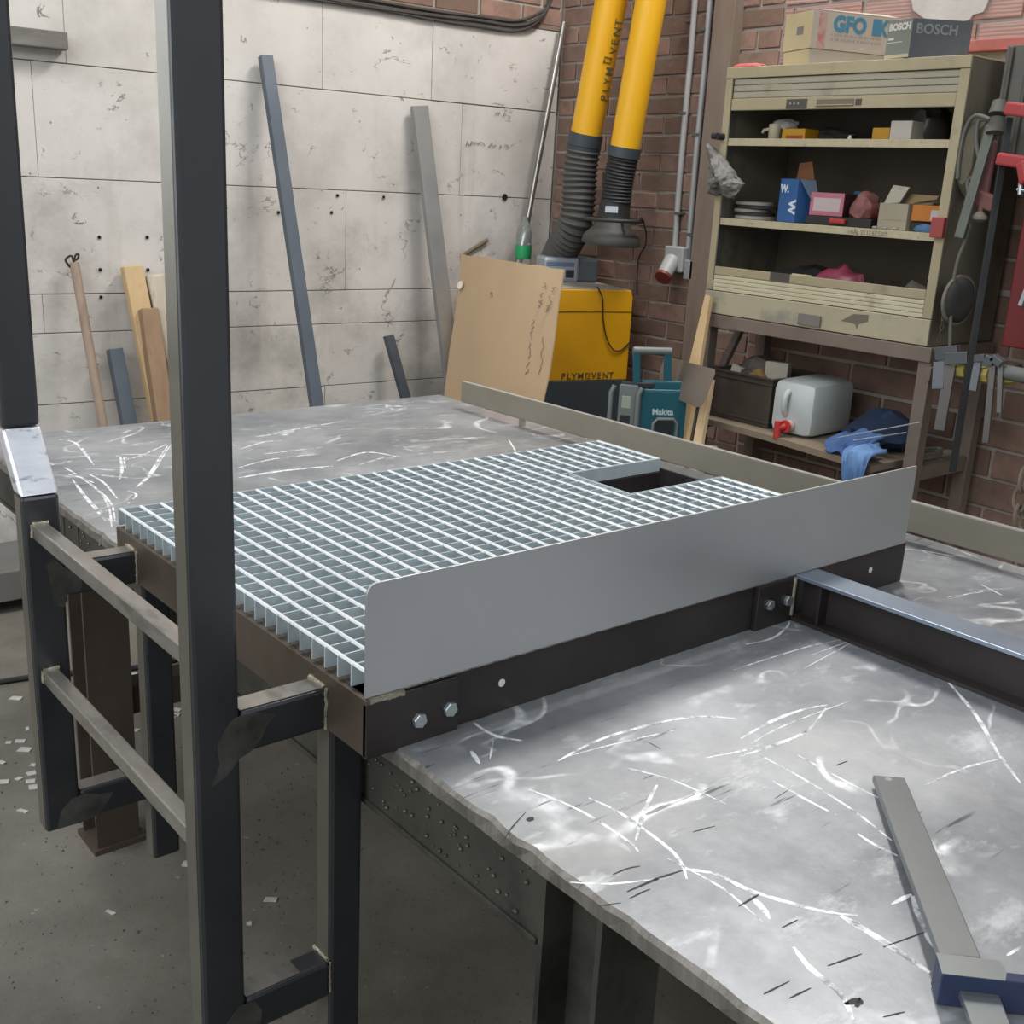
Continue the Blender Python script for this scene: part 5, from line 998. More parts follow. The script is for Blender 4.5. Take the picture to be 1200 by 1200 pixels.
# ------------------------------------------------------------------ on top of the cabinet
ZT = CZ1 + 0.0065
c0 = Z(948, 69, ZT); c1 = Z(914, 75, ZT)      # near corner and left end of the yellowish end face
u1 = (c1 - c0); u1.z = 0; L1 = u1.length; u1.normalize(); u2 = Vector((u1.y, -u1.x, 0)) if Vector((u1.y, -u1.x, 0)).dot(Vector((0.3, -0.7, 0))) > 0 else Vector((-u1.y, u1.x, 0))
c0 = X(948, 69, 2.565); c0.z = ZT; u1 = Vector((0.22, 0.975, 0)).normalized(); u1 = Vector((-0.25, 0.96, 0)).normalized(); u2 = Vector((0.93, -0.36, 0)).normalized(); u1 = Vector((0.36, 0.93, 0)).normalized()
gm = Matrix((u2, u1, Vector((0, 0, 1)))).transposed().to_4x4(); gm.translation = c0
GC = pm('faded_pinkish_carton', '#a3978b', '#b0a497', 3, 0.85, 0, 0.05, dirt='#968a7d', dirt_rng=(0.6, 0.75)); GY = pm('yellowed_carton_end', '#b7a67f', '#c6b68f', 3, 0.85, 0, 0.05, dirt='#a3946f', dirt_rng=(0.6, 0.75))
gl, gw, gh = 0.33, 0.16, 0.165
gc = thing('lettered_carton', gm @ Vector((gl / 2, gw / 2, 0)), 'large old cardboard box with blue lettering on top of the tool cabinet', 'box')
q = MB(); q.box(0, gl, 0, gw, 0, 0.047, gm, 0.001); q.build('lower_half', GC, gc)
q = MB(); q.box(-0.004, gl + 0.003, -0.004, gw + 0.003, 0.048, gh, gm, 0.001); q.build('lid_half', GC, gc)
q = MB(); q.box(-0.0015, -0.0002, 0.001, gw - 0.001, 0.0, 0.0465, gm); q.build('end_face', GY, gc, label='yellowed lower end face'); 
q = MB(); q.box(-0.0056, -0.0042, -0.004, gw + 0.003, 0.049, gh, gm); q.build('end_face', GY, gc, label='yellowed upper end face')
q = MB(); q.box(-0.0064, -0.0057, 0.045, 0.085, 0.095, 0.120, gm, 0.0); q.build('hand_hole', plain('hole_grey', '#7b7270', 0.9), gc)
q = MB(); q.box(0.020, 0.048, -0.0050, -0.0042, 0.05, gh - 0.004, gm); q.build('pink_tape', pm('red_print_tape', '#a98a82', '#b08f86', 18, 0.8, dirt='#a8605a', dirt_rng=(0.5, 0.6), dirt_scale=20), gc)
q = MB(); q.hexa([gm @ Vector(v) for v in ((0.0, -0.004, gh + 0.0005), (gl, -0.004, gh + 0.0005), (gl, gw * 0.5, gh + 0.02), (0.0, gw * 0.5, gh + 0.012))], [gm @ Vector(v) for v in ((0.0, -0.004, gh + 0.003), (gl, -0.004, gh + 0.003), (gl, gw * 0.5, gh + 0.023), (0.0, gw * 0.5, gh + 0.015))]); q.build('top_flap', GC, gc)
BLP = plain('teal_blue_print', '#42788f', 0.7); yb_ = gm @ Vector((0.075, -0.0046, 0.108))
text('lettering', 'GFO', 0.066, BLP, gc, yb_, u2, (0, 0, 1), 0.0004, 0.95, 0.0035); 
q = MB(); q.hexa([gm @ Vector(v) for v in ((0.238, -0.0046, 0.105), (0.262, -0.0046, 0.105), (0.262, -0.0052, 0.105), (0.238, -0.0052, 0.105))], [gm @ Vector(v) for v in ((0.238, -0.0046, 0.155), (0.262, -0.0046, 0.155), (0.262, -0.0052, 0.155), (0.238, -0.0052, 0.155))]); q.build('print_block', BLP, gc)
text('lettering', 'IX', 0.066, BLP, gc, gm @ Vector((0.225, -0.0047, 0.108)), u2, (0, 0, 1), 0.0004, 0.95, 0.0035)
text('small_print', 'ELEKTROMATERIAAL', 0.0135, plain('grey_print', '#8a8580', 0.8), gc, gm @ Vector((0.07, -0.0046, 0.090)), u2, (0, 0, 1), 0.0003, 1.2) if False else None
for zz, sd2 in ((0.092, 1), (0.078, 2)):
    rr = random.Random(sd2); q = MB(); x_ = 0.07
    while x_ < 0.27:
        w_ = rr.uniform(0.004, 0.009); q.box(x_, x_ + w_, -0.0048, -0.0043, zz, zz + 0.007, gm); x_ += w_ + rr.uniform(0.003, 0.008)
    q.build('small_print', plain('grey_print', '#8f8a86', 0.8), gc)
# tool case box with lettering
b0_ = X(1033, 63, 2.555); b1_ = X(1066, 63, 2.555); hb_ = X(1070, 21, 2.555).z - ZT
v1 = Vector((0.10, -0.99, 0)).normalized(); v2 = Vector((0.99, -0.13, 0)).normalized(); b0_.z = ZT; wbx = (b1_ - b0_).length
v2 = Vector((0.80, -0.60, 0)).normalized(); v1 = Vector((-0.22, -0.97, 0)).normalized(); b0_ = b0_ + Vector((0.02, 0, 0)); 
bo_ = [b0_, b0_ + v1 * wbx, b0_ + v1 * wbx + v2 * 0.30 * 0.62, b0_ + v2 * 0.30 * 0.62]
DKB = pm('dark_slate_carton', '#45494d', '#53565a', 4, 0.7, dirt='#5f6062', dirt_rng=(0.6, 0.7)); GRB = pm('grey_green_carton', '#71756a', '#7b7f74', 4, 0.7)
bb = thing('power_tool_box', (bo_[0] + bo_[2]) / 2, 'grey and dark power tool box with white brand lettering on top of the cabinet', 'box')
q = MB(); q.hexa(bo_, [p + Vector((0, 0, hb_)) for p in bo_]); q.build('body', DKB, bb, bevel=0.001)
fn = v1.cross(Vector((0, 0, 1))).normalized(); fn = -fn if fn.dot(CAM - b0_) < 0 else fn
q = MB(); a_ = [b0_ + fn * 0.0004 + Vector((0, 0, 0.002)), bo_[1] + fn * 0.0004 + Vector((0, 0, 0.002))]; q.hexa([a_[0], a_[1], a_[1] + fn * 0.001, a_[0] + fn * 0.001], [p + Vector((0, 0, hb_ - 0.004)) for p in (a_[0], a_[1], a_[1] + fn * 0.001, a_[0] + fn * 0.001)]); q.build('front_face', GRB, bb)
q = MB(); q.hexa([a_[0] + fn * 0.0012, a_[1] + fn * 0.0012, a_[1] + fn * 0.002, a_[0] + fn * 0.002], [p + Vector((0, 0, 0.010)) for p in (a_[0] + fn * 0.0012, a_[1] + fn * 0.0012, a_[1] + fn * 0.002, a_[0] + fn * 0.002)]); q.build('pale_strip', plain('pale_strip', '#b5a98c', 0.7), bb)
WP_ = plain('faded_white_print', '#c3c0b4', 0.7)
text('lettering', 'BOSCH', wbx / 3.65, WP_, bb, b0_ + fn * 0.0018 + v1 * 0.005 + Vector((0, 0, hb_ - 0.030)), v1, (0, 0, 1), 0.0004, 1.0, 0.0012)
q = MB(); 
for (x_, w_, z_, h_) in ((0.006, 0.024, 0.055, 0.006), (0.006, 0.060, 0.047, 0.002)):
    p_ = b0_ + fn * 0.0016 + v1 * x_ + Vector((0, 0, z_)); q.hexa([p_, p_ + v1 * w_, p_ + v1 * w_ + fn * 0.0005, p_ + fn * 0.0005], [r_ + Vector((0, 0, h_)) for r_ in (p_, p_ + v1 * w_, p_ + v1 * w_ + fn * 0.0005, p_ + fn * 0.0005)])
q.build('small_print', WP_, bb)
fn2 = v2.cross(Vector((0, 0, 1))).normalized(); fn2 = -fn2 if fn2.dot(CAM - b0_) < 0 else fn2
text('lettering', 'BOSCH', 0.040, plain('worn_grey_print', '#77797a', 0.7), bb, bo_[1] + fn2 * 0.0009 + v2 * 0.012 + Vector((0, 0, hb_ - 0.042)), v2, (0, 0, 1), 0.0004, 1.0, 0.001)
# small items left on the top
p = X(885, 73, 2.60); blob('red_rag', (2.64, X(878, 75, 2.64).y, ZT), (0.03, 0.075, 0.014), pm('faded_red_cloth', '#9c4a48', '#b4615c', 8, 0.8), 'faded red rag on the top left corner of the cabinet', 'rag', 7, 0.2)

# ------------------------------------------------------------------ on the lower shelf
CRM = pm('dusty_brown_crate', '#3f3832', '#574e45', 4, 0.45, 0, 0.0, dirt='#6b5f52', dirt_rng=(0.55, 0.75))
cr = thing('plastic_crate', (2.76, 0.70, 0.7455), 'dark brown dusty plastic stacking crate on the left of the lower shelf', 'crate')
cx0, cx1, cy0, cy1, cz0, cz1 = 2.575, 2.88, 0.545, 0.838, 0.7458, 0.928
def wallbox(nm, a0, a1, b0, b1, c0, c1, par, mt_=CRM): q = MB(); q.box(a0, a1, b0, b1, c0, c1, b=0.002); return q.build(nm, mt_, par)
wallbox('crate_wall', cx0 + 0.006, cx0 + 0.010, cy0 + 0.006, cy1 - 0.006, cz0, cz1, cr); wallbox('crate_wall', cx1 - 0.010, cx1 - 0.006, cy0 + 0.006, cy1 - 0.006, cz0, cz1, cr)
wallbox('crate_wall', cx0 + 0.0105, cx1 - 0.0105, cy0 + 0.006, cy0 + 0.010, cz0, cz1, cr); wallbox('crate_wall', cx0 + 0.0105, cx1 - 0.0105, cy1 - 0.010, cy1 - 0.006, cz0, cz1, cr); wallbox('crate_base', cx0 + 0.011, cx1 - 0.011, cy0 + 0.011, cy1 - 0.011, cz0, cz0 + 0.005, cr)
for zz, e in ((cz1 - 0.006, 0.004), (cz1 - 0.026, 0.002), (cz0 + 0.018, 0.002)):
    q = MB(); q.box(cx0 - e, cx0 + 0.0055, cy0 - e, cy1 + e, zz, zz + 0.006); q.box(cx0 + 0.0055, cx1, cy0 - e, cy0 + 0.0055, zz, zz + 0.006); q.box(cx0 + 0.0055, cx1, cy1 - 0.0055, cy1 + e, zz, zz + 0.006); q.box(cx1 - 0.0055, cx1 + e, cy0 + 0.0055, cy1 - 0.0055, zz, zz + 0.006); o = q.build('rib', CRM, cr)
for (a, b) in ((cx0 + 0.0, cy0 + 0.0), (cx0 + 0.0, cy1 - 0.012)): q = MB(); q.box(a - 0.001, a + 0.006, b, b + 0.012, cz0 + 0.02, cz1 - 0.028); q.build('corner_rib', CRM, cr)
q = MB(); m3 = Matrix.Translation((2.66, 0.60, 0.885)) @ Matrix.Rotation(R(20), 4, 'Z') @ Matrix.Rotation(R(4), 4, 'Y'); q.box(-0.015, 0.04, -0.045, 0.04, -0.05, 0.092, m3, 0.002); tag(q.build('pale_block', pm('pale_insulation', '#9a9485', '#aaa494', 6, 0.9)), 'pale square block sticking out of the brown crate', 'block')
q = MB(); m3 = Matrix.Translation((2.63, 0.655, 0.90)) @ Matrix.Rotation(R(-35), 4, 'X'); q.box(-0.02, 0.015, -0.04, 0.035, -0.04, 0.04, m3, 0.012); tag(q.build('wood_chunk', pm('ochre_wood', '#7a5f35', '#96784a', 5, 0.8)), 'ochre wood chunk in the brown crate beside the pale block', 'wood')
blob('rubble_fill', (2.72, 0.70, 0.78), (0.11, 0.11, 0.13), pm('dark_scrap', '#3a352f', '#5c554c', 12, 0.8), 'dark scrap pieces filling the brown crate', 'scrap', 5, 0.25)
q = MB(); m3 = Matrix.Translation((2.62, 0.745, 0.925)) @ Matrix.Rotation(R(15), 4, 'X'); q.box(-0.01, 0.01, -0.02, 0.025, -0.02, 0.018, m3); tag(q.build('paper_scrap', plain('grey_paper', '#a9a49a', 0.8)), 'small pale paper scrap in the left part of the brown crate', 'paper')
# water canister lying on its side, tap at the lower left
t = NT('milky_plastic'); t.set('Base Color', t.ramp(t.noise(5, 4), 0.3, 0.7, lin('#b5bbb8'), lin('#cfd4d1'))); t.set('Roughness', 0.32); t.set('Subsurface Weight', 0.12); t.set('Subsurface Radius', (0.03, 0.03, 0.03)); JM = t.m
jc = thing('water_canister', (2.70, 0.40, 0.7455), 'translucent white water canister with red tap lying on the lower shelf', 'canister')
jm = Matrix.Translation((2.555, 0.345, 0.7462)) @ Matrix.Rotation(R(4), 4, 'Z')
q = MB(); q.box(0, 0.28, 0.0, 0.178, 0.0, 0.195, jm, 0.034); o = q.build('tank', JM, jc, smooth=True)
q = MB(); q.tube(smoothpath([jm @ Vector(v) for v in ((-0.001, 0.105, 0.158), (-0.016, 0.107, 0.14), (-0.018, 0.108, 0.10), (-0.001, 0.110, 0.075))], 6), 0.011, 12); q.build('handle', JM, jc, smooth=True)
RED = plain('coral_red_plastic', '#c23a37', 0.4); tp = jm @ Vector((-0.002, 0.085, 0.038))
q = MB(); q.tube([tp, tp + Vector((-0.022, 0, 0))], 0.021, 20); q.build('tap_collar', plain('pale_pink_plastic', '#c9a9a0', 0.4), jc, smooth=True)
q = MB(); q.tube([tp + Vector((-0.0225, 0, 0)), tp + Vector((-0.030, 0, 0))], [0.0225, 0.0225], 20); q.tube([tp + Vector((-0.03, 0.0, 0.0)), tp + Vector((-0.052, 0.012, -0.004))], 0.011, 12); q.build('tap_body', RED, jc, smooth=True)
q = MB(); q.tube([tp + Vector((-0.050, 0.014, 0.018)), tp + Vector((-0.050, 0.014, -0.042))], 0.0125, 14); q.build('tap_spout', RED, jc, smooth=True)
# cloths
NAVY = pm('navy_cloth', '#1d2a3f', '#2a3d5a', 7, 0.9, 0, 0.3); BLC = pm('light_blue_cloth', '#5073a3', '#7597c2', 7, 0.85, 0, 0.3)
blob('navy_jacket', (2.72, 0.155, 0.746), (0.13, 0.115, 0.08), NAVY, 'dark navy work cloth heaped on the lower shelf right of the canister', 'cloth', 14, 0.25)
def drape(name, pts, mat, label, seed, nx=16, ny=14, amp=0.006):
    """rag through a row of guide lines (each a list of 3 points), with folds"""
    rr = random.Random(seed); q = MB(); V = []; rows = [smoothpath(r_, nx // (len(r_) - 1)) for r_ in pts]; m0 = len(rows[0]); cols = [smoothpath([r_[i] for r_ in rows], ny // (len(rows) - 1)) for i in range(m0)]
    for i, c in enumerate(cols):
        for j, p in enumerate(c): V.append(p + Vector((-abs(math.sin(i * 1.15 + j * 0.22)) * amp * 1.6, rr.uniform(-1, 1) * 0.001, math.cos(i * 0.9) * amp)))
    n_ = len(cols[0]); F = [(i * n_ + j, i * n_ + j + 1, (i + 1) * n_ + j + 1, (i + 1) * n_ + j) for i in range(len(cols) - 1) for j in range(n_ - 1)]
    q.add(V, F); o = q.build(name, mat, smooth=True); md = o.modifiers.new('thick', 'SOLIDIFY'); md.thickness = 0.004; tag(o, label, 'cloth'); return o
drape('light_blue_rag', [[Vector((2.56, 0.10, 0.80)), Vector((2.52, 0.05, 0.80)), Vector((2.50, -0.0, 0.785))], [Vector((2.44, 0.12, 0.775)), Vector((2.42, 0.07, 0.79)), Vector((2.42, 0.01, 0.78))], [Vector((2.405, 0.10, 0.73)), Vector((2.395, 0.06, 0.735)), Vector((2.40, 0.015, 0.735))], [Vector((2.40, 0.085, 0.66)), Vector((2.395, 0.05, 0.665)), Vector((2.40, 0.02, 0.675))]], BLC, 'light blue rag hanging over the front edge of the lower shelf', 3)
drape('mid_blue_rag', [[Vector((2.58, 0.22, 0.80)), Vector((2.56, 0.13, 0.83)), Vector((2.55, 0.05, 0.82))], [Vector((2.50, 0.235, 0.775)), Vector((2.49, 0.14, 0.80)), Vector((2.49, 0.06, 0.805))], [Vector((2.46, 0.21, 0.753)), Vector((2.45, 0.15, 0.757)), Vector((2.45, 0.09, 0.755))]], pm('mid_blue_cloth', '#34507c', '#4a6a98', 7, 0.9, 0, 0.3), 'mid blue rag crumpled on the lower shelf behind the light blue one', 5)
for k, (a, b) in enumerate((((982, 513), (1078, 495)), ((1000, 516), (1062, 507)))):
    q = MB(); pa_, pb_ = X(a[0], a[1], 2.455), X(b[0], b[1], 2.50); pa_.z = max(pa_.z, 0.749); q.tube([pa_, pb_], 0.0022, 6); tag(q.build('welding_rod', plain('bright_rod', '#c9ced4', 0.3, 0.8)), ['longer thin bright welding rod lying across the blue rag', 'shorter thin bright welding rod lying by the canister base'][k], 'rod', 'welding rods on the lower shelf')
for k in range(3):
    q = MB(); c_ = Vector((2.70, -0.018, 0.7555 + k * 0.008)); q.tube([c_ + Vector((math.cos(a) * 0.085, math.sin(a) * 0.026 , 0)) for a in [i * math.pi / 12 for i in range(25)]], 0.004, 7, caps=False); tag(q.build('wire_coil', plain('dull_silver_wire', '#8b8980', 0.4, 0.6), smooth=True), ['lowest loop of the wire coil on the right tray of the stand', 'middle loop of the wire coil on the right tray of the stand', 'topmost loop of the wire coil on the right tray of the stand'][k], 'coil', 'wire loops on the stand tray')

# ------------------------------------------------------------------ bag and knob at the left of the cabinet
CLB = pm('dusty_clear_bag', '#5b5853', '#7d7973', 9, 0.65, 0, 0.3)
bpx = [(829, 170), (838, 176), (852, 192), (864, 206), (870, 216), (866, 224), (860, 232), (845, 229), (829, 226), (828, 215), (832, 205), (831, 190)]
q = MB(); cN = X(846, 210, 2.50); F_ = [X(a, b, 2.53) for a, b in bpx]; B_ = [X(a, b, 2.55) for a, b in bpx]; n0 = len(bpx)
rr = random.Random(3); V = F_ + B_ + [F_[i].lerp(cN, 0.55) + Vector((-0.018 + rr.uniform(-.012, .012), 0, 0)) for i in range(n0)] + [cN + Vector((-0.03, 0, 0))]
Fc = [(i, (i + 1) % n0, 2 * n0 + (i + 1) % n0, 2 * n0 + i) for i in range(n0)] + [(2 * n0 + i, 2 * n0 + (i + 1) % n0, 3 * n0) for i in range(n0)] + [(i, (i + 1) % n0, n0 + (i + 1) % n0, n0 + i) for i in range(n0)] + [tuple(n0 + i for i in reversed(range(n0)))]
q.add(V, Fc); o = q.build('hanging_plastic_bag', CLB, smooth=True); md = o.modifiers.new('sub', 'SUBSURF'); md.subdivision_type = 'SIMPLE'; md.levels = 4; md.render_levels = 4; tx = bpy.data.textures.new('crumple', 'CLOUDS'); tx.noise_scale = 0.035; tx.noise_depth = 3; md = o.modifiers.new('crumple', 'DISPLACE'); md.texture = tx; md.strength = 0.035; md.mid_level = 0.5; tag(o, 'crumpled translucent plastic bag hanging at the left side of the cabinet', 'bag')
q = MB(); kp = X(844, 160, 2.54); q.tube([kp + Vector((0.03, 0.0, 0)), kp + Vector((-0.012, 0.004, 0))], 0.012, 12); q.tube([kp + Vector((0.0, 0.0, 0)), kp + Vector((0.0, 0.035, 0.002))], 0.011, 12); o = q.build('side_knob', BLACK, smooth=True, label='black knob on the left edge'); o.parent = tc; o.location = o.location - tc.location

# ================================================================== hanging tools at the right
HX = 2.60
def hp(px, py, x=HX): return X(px, py, x)
GRC = pm('dusty_grey_cable', '#57564f', '#69675f', 8, 0.6); DK = pm('dark_dusty_cloth', '#3e3931', '#4e483e', 6, 0.9, 0, 0.2)
# coiled cable
for k, P in enumerate(([(1160, 140), (1142, 136), (1130, 155), (1124, 185), (1122, 210)], [(1162, 142), (1148, 140), (1144, 160), (1146, 180), (1152, 200)], [(1164, 146), (1156, 150), (1148, 185), (1142, 205), (1134, 212), (1135, 225), (1140, 235)])):
    q = MB(); q.tube(smoothpath([hp(a, b, 2.565 + k * 0.006) for a, b in P], 7), 0.0065, 8); tag(q.build('cable_loop', GRC, smooth=True), ['outer left grey cable loop hanging beside the cabinet', 'inner grey cable loop hanging behind the grey clamp tube', 'grey cable loop curling to the left behind the clamp tube'][k], 'cable', 'cable loops hanging beside the cabinet')
q = MB(); q.tube(smoothpath([hp(a, b, 2.552) for a, b in ((1137, 262), (1130, 285), (1124, 300), (1119, 320), (1116, 345), (1114, 375), (1113, 410))], 7), 0.0055, 8); tag(q.build('long_cable', GRC, smooth=True), 'thin grey cable hanging down past the disc at the cabinet side', 'cable')
# sack
q = MB(); sk = [(1142, 132), (1158, 140), (1150, 200), (1140, 225), (1132, 232), (1122, 222), (1117, 213), (1121, 185), (1130, 150)]; f = [hp(a, b, 2.60) for a, b in sk]; cc_ = sum(f, Vector()) / len(f)
fr2 = [p.lerp(cc_, 0.35) + Vector((-0.03, 0, 0)) for p in f]; nn_ = len(f); q.add(f + fr2 + [p + Vector((0.03, 0, 0)) for p in f], [(i, (i + 1) % nn_, nn_ + (i + 1) % nn_, nn_ + i) for i in range(nn_)] + [tuple(range(nn_, 2 * nn_))] + [(i, (i + 1) % nn_, 2 * nn_ + (i + 1) % nn_, 2 * nn_ + i) for i in range(nn_)] + [tuple(reversed(range(2 * nn_, 3 * nn_)))]); tag(q.build('hanging_sack', pm('khaki_dust_cloth', '#5a5344', '#6b6352', 6, 0.9, 0, 0.2), smooth=True), 'dusty khaki sack hanging at the right front edge of the cabinet', 'sack')
# grey tube clamp with rubber cuffs
gcT = thing('grey_tube_clamp', hp(1162, 140, 2.545), 'grey flattened tube with two rubber cuffs hanging beside the cabinet', 'clamp')
q = MB(); q.bar(hp(1124, 279, 2.53), hp(1163, 146, 2.545), 0.030, 0.014, up=(-1, 0, 0), bev=0.003); q.build('tube', pm('grey_green_steel', '#5d615a', '#6f736c', 5, 0.4, 0.5), gcT)
for a, b in (((1166, 156), (1169, 138)), ((1169, 134), (1172, 119))): q = MB(); q.tube([hp(*a, 2.53), hp(*b, 2.54)], [0.026, 0.020], 16); q.build('rubber_cuff', pm('grey_rubber', '#4e4c46', '#5d5b54', 6, 0.7), gcT, smooth=True)
# long black bar clamp with red arms
RDP = pm('red_paint', '#9a3235', '#a84444', 5, 0.45, dirt='#8a4a48', dirt_rng=(0.6, 0.75))
lb_ = thing('long_bar_clamp', hp(1150, 330, 2.50), 'long black bar clamp with two red jaws hanging at the right', 'clamp')
q = MB(); q.bar(hp(1116, 553, 2.43), hp(1183, 138, 2.50), 0.019, 0.010, up=(-0.7, -0.7, 0), bev=0.001); q.build('bar', pm('black_steel_bar', '#2b2b2c', '#3a3a3a', 6, 0.4, 0.5), lb_)
for (px0, py0, px1, py1, h_) in ((1181, 127, 1214, 131, 0.036), (1171, 186, 1212, 192, 0.034)): q = MB(); q.bar(hp(px0, py0, 2.485), hp(px1, py1, 2.47), 0.035, h_, bev=0.006); q.build('jaw', RDP, lb_)
q = MB(); q.bar(hp(1199, 190, 2.45), hp(1203, 215, 2.44), 0.03, 0.03, bev=0.006); q.build('jaw_foot', RDP, lb_)
q = MB(); q.tube([hp(1196, 214, 2.45), hp(1195, 228, 2.45)], 0.006, 8); q.tube([hp(1192, 222, 2.45), hp(1206, 224, 2.45)], 0.004, 8); q.build('tommy_bar', ZINC, lb_)
# dull red screw clamp
rc = thing('dull_red_screw_clamp', hp(1155, 230, 2.58), 'dusty dark red screw clamp with grey swivel foot behind the grey tube', 'clamp')
DRD = pm('dusty_dark_red', '#6b4341', '#7c504d', 6, 0.7); q = MB(); q.bar(hp(1152, 232, 2.58), hp(1163, 165, 2.59), 0.028, 0.018, up=(-1, 0, 0), bev=0.004); q.build('arm', DRD, rc); q = MB(); q.bar(hp(1147, 232, 2.575), hp(1167, 240, 2.57), 0.03, 0.045, bev=0.006); q.build('jaw', DRD, rc)
q = MB(); q.tube([hp(1151, 232, 2.565), hp(1149, 252, 2.565)], [0.008, 0.009], 10); q.build('spindle', DRD, rc, smooth=True); q = MB(); q.lathe([(0.010, 0), (0.022, 0.014), (0.022, 0.022), (0.010, 0.030)], hp(1149, 248, 2.565), (0, 0, -1), 18); q.build('swivel_foot', pm('dusty_foot', '#6f695f', '#827b70', 6, 0.7), rc, smooth=True)
# grinding disc on the cabinet side
gd = thing('grinding_disc', hp(1124, 352, 2.60), 'dark round wire brush disc hanging on the right side of the cabinet', 'disc')
dc = hp(1126, 352, 2.59); dax = Vector((-0.12, -0.99, 0.0)).normalized(); q = MB(); q.lathe([(0.030, 0.014), (0.055, 0.010), (0.068, 0.0), (0.071, -0.012), (0.066, -0.016)], dc, dax, 30); q.build('disc', pm('charcoal_disc', '#2a2a28', '#3a3935', 9, 0.8, 0, 0.5), gd, smooth=True)
q = MB(); q.lathe([(0.067, -0.004), (0.076, -0.004), (0.076, -0.014), (0.067, -0.016)], dc, dax, 30, closed=False); q.build('rim', pm('dusty_rim', '#5c574d', '#7b766a', 12, 0.8, 0, 0.3), gd, smooth=True)
# chain
def chain(pts, r_, name, label, mat, lw=0.0022):
    th = thing(name, pts[0], label, 'chain'); P = smoothpath(pts, 10); L = sum((P[i + 1] - P[i]).length for i in range(len(P) - 1)); n_ = max(3, int(L / (r_ * 2.6)))
    for k in range(n_):
        t_ = (k + 0.5) / n_ * (len(P) - 1); i = int(t_); p = P[i].lerp(P[min(i + 1, len(P) - 1)], t_ - i); d_ = (P[min(i + 1, len(P) - 1)] - P[i - 1 if i == len(P) - 1 else i]).normalized(); s1_ = d_.cross(Vector((1, 0, 0)) if k % 2 else Vector((0, 1, 0))).normalized()
        q = MB(); q.tube([p + d_ * math.cos(a) * r_ * 1.9 + s1_ * math.sin(a) * r_ for a in [j * math.pi / 6 for j in range(13)]], lw, 5, caps=False); q.build('link', mat, th, smooth=True)
    return th
chain([hp(1107, 352, 2.545), hp(1106, 368, 2.545), hp(1104, 382, 2.545), hp(1100, 400, 2.545)], 0.0055, 'thin_chain', 'thin rusty chain hanging at the lower right corner of the cabinet', pm('rusty_chain', '#4a4237', '#5f5547', 9, 0.7, 0.3), 0.0018)
chain([hp(1200, 553, 2.50), hp(1197, 575, 2.50), hp(1194, 595, 2.50), hp(1192, 617, 2.50), hp(1191, 640, 2.50)], 0.020, 'heavy_chain', 'heavy pale rusty chain hanging at the right edge before the bricks', pm('pale_rusty_chain', '#7a6e5f', '#8f8271', 9, 0.7, 0.2), 0.0055)
# red locker, ribbed grey locker
lk_y = X(1184, 340, 2.66).y; lk = thing('red_locker', (2.80, lk_y - 0.2, 1.1), 'dark red metal wall locker at the right edge of the view', 'locker')
q = MB(); zb2 = X(1190, 408, 2.66).z; q.box(2.66, 2.97, lk_y - 0.45, lk_y, zb2, 1.66, b=0.004); q.build('body', pm('deep_red_paint', '#661819', '#74211f', 4, 0.45, dirt='#5c1d1d', dirt_rng=(0.6, 0.75)), lk)
q = MB(); q.bar(hp(1196, 358, 2.645), hp(1206, 332, 2.645), 0.012, 0.012); q.build('handle', ZINC, lk)
y0r = X(1177, 70, 2.66).y; rb_ = thing('ribbed_wall_locker', (2.8, y0r - 0.25, 1.70), 'grey vertically ribbed metal wall cupboard at the upper right', 'cupboard')
RG = pm('grey_ribbed_metal', '#5a5852', '#68665f', 4, 0.5, 0.2); q = MB(); q.box(2.665, 2.975, y0r - 0.5, y0r, 1.70, zl0 - 0.03, b=0.002); q.build('body', RG, rb_)
for k in range(5): q = MB(); yy = y0r - 0.015 - k * 0.055; q.box(2.652, 2.664, yy - 0.012, yy, 1.705, zl0 - 0.035, b=0.003); q.build('rib', pm('dark_rib', '#4a443c', '#565046', 4, 0.5), rb_)
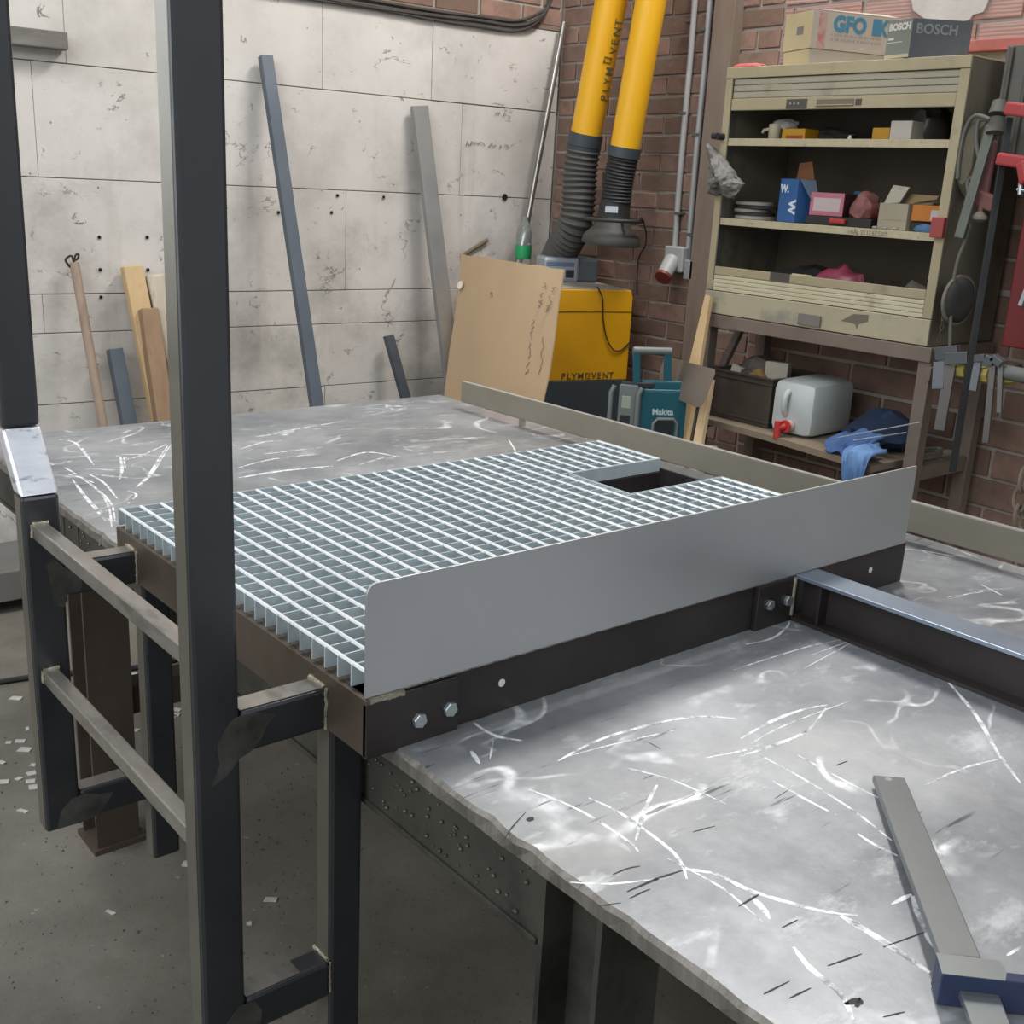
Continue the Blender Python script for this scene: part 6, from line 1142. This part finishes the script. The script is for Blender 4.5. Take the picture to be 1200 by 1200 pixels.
# rail with yellow tape, carrying steel angles and flat bars
rl = thing('tool_rail', hp(1155, 436, 2.50), 'horizontal grey pipe with yellow sleeves carrying hooked steel clamps', 'rail')
ra_, rb2 = hp(1096, 424, 2.53), hp(1188, 440, 2.44); rdir = (rb2 - ra_).normalized(); q = MB(); q.tube([ra_ + Vector((0.05, 0, 0)), rb2 + rdir * 0.4], 0.022, 16); q.build('pipe', pm('grey_pipe_paint', '#6f726f', '#7f827f', 5, 0.5, 0.3), rl, smooth=True)
YS = pm('pale_yellow_sleeve', '#a89a55', '#b8aa66', 5, 0.6)
for a, b in (((1118, 432), (1135, 434)), ((1146, 438), (1162, 440)), ((1174, 441), (1193, 440))): q = MB(); q.tube([hp(*a, 2.50), hp(*b, 2.49)], 0.026, 8); q.build('sleeve', YS, rl)
q = MB(); q.tube([hp(1185, 432, 2.50), hp(1188, 439, 2.50) + rdir * 0.0], 0.03, 16); q.build('collar', BLACK, rl)
q = MB(); q.box(2.53, 2.56, SY0 + 0.001 - 0.02, SY0 - 0.001, 1.03, 1.07); q.build('bracket', STAND, rl)
GS = pm('dull_grey_steel', '#54575a', '#64676a', 5, 0.45, 0.4); GSL = pm('light_dull_steel', '#5c5855', '#6a6663', 5, 0.45, 0.3)
def hung(name, label, box, bars):
    th = thing(name, hp(box[0], box[1], 2.46), label, 'clamp', 'steel clamps hooked on the tool rail')
    q = MB(); q.bar(hp(box[0], box[1], box[4]), hp(box[2], box[3], box[4]), 0.030, box[5], bev=0.002); q.build('hook_head', GS, th)
    for (a, b, c, d, w_, mt_) in bars: q = MB(); q.bar(hp(c, d, 2.452), hp(a, b, 2.465), w_, 0.012, up=(-1, -0.2, 0), bev=0.001); q.build('flat_bar', mt_, th)
hung('hooked_clamp', 'leftmost hooked steel clamp with short tapered plate on the tool rail', (1098, 415, 1124, 412, 2.50, 0.040), [(1101, 424, 1099, 456, 0.034, GS)])
hung('hooked_clamp', 'second hooked steel clamp with long wide flat bar on the tool rail', (1109, 420, 1136, 419, 2.46, 0.036), [(1114, 428, 1101, 504, 0.032, GSL)])
hung('hooked_clamp', 'third hooked clamp, short narrow bar, just right of the black bar clamp', (1142, 420, 1156, 419, 2.47, 0.022), [(1146, 424, 1140, 458, 0.022, GS)])
hung('hooked_clamp', 'fourth hooked clamp with the longest thin bar on the tool rail', (1156, 420, 1166, 424, 2.46, 0.026), [(1164, 425, 1155, 519, 0.018, GSL)])
hung('hooked_clamp', 'rightmost hooked clamp with thin bar on the tool rail', (1164, 418, 1175, 427, 2.46, 0.022), [(1173, 427, 1171, 484, 0.014, GSL)])
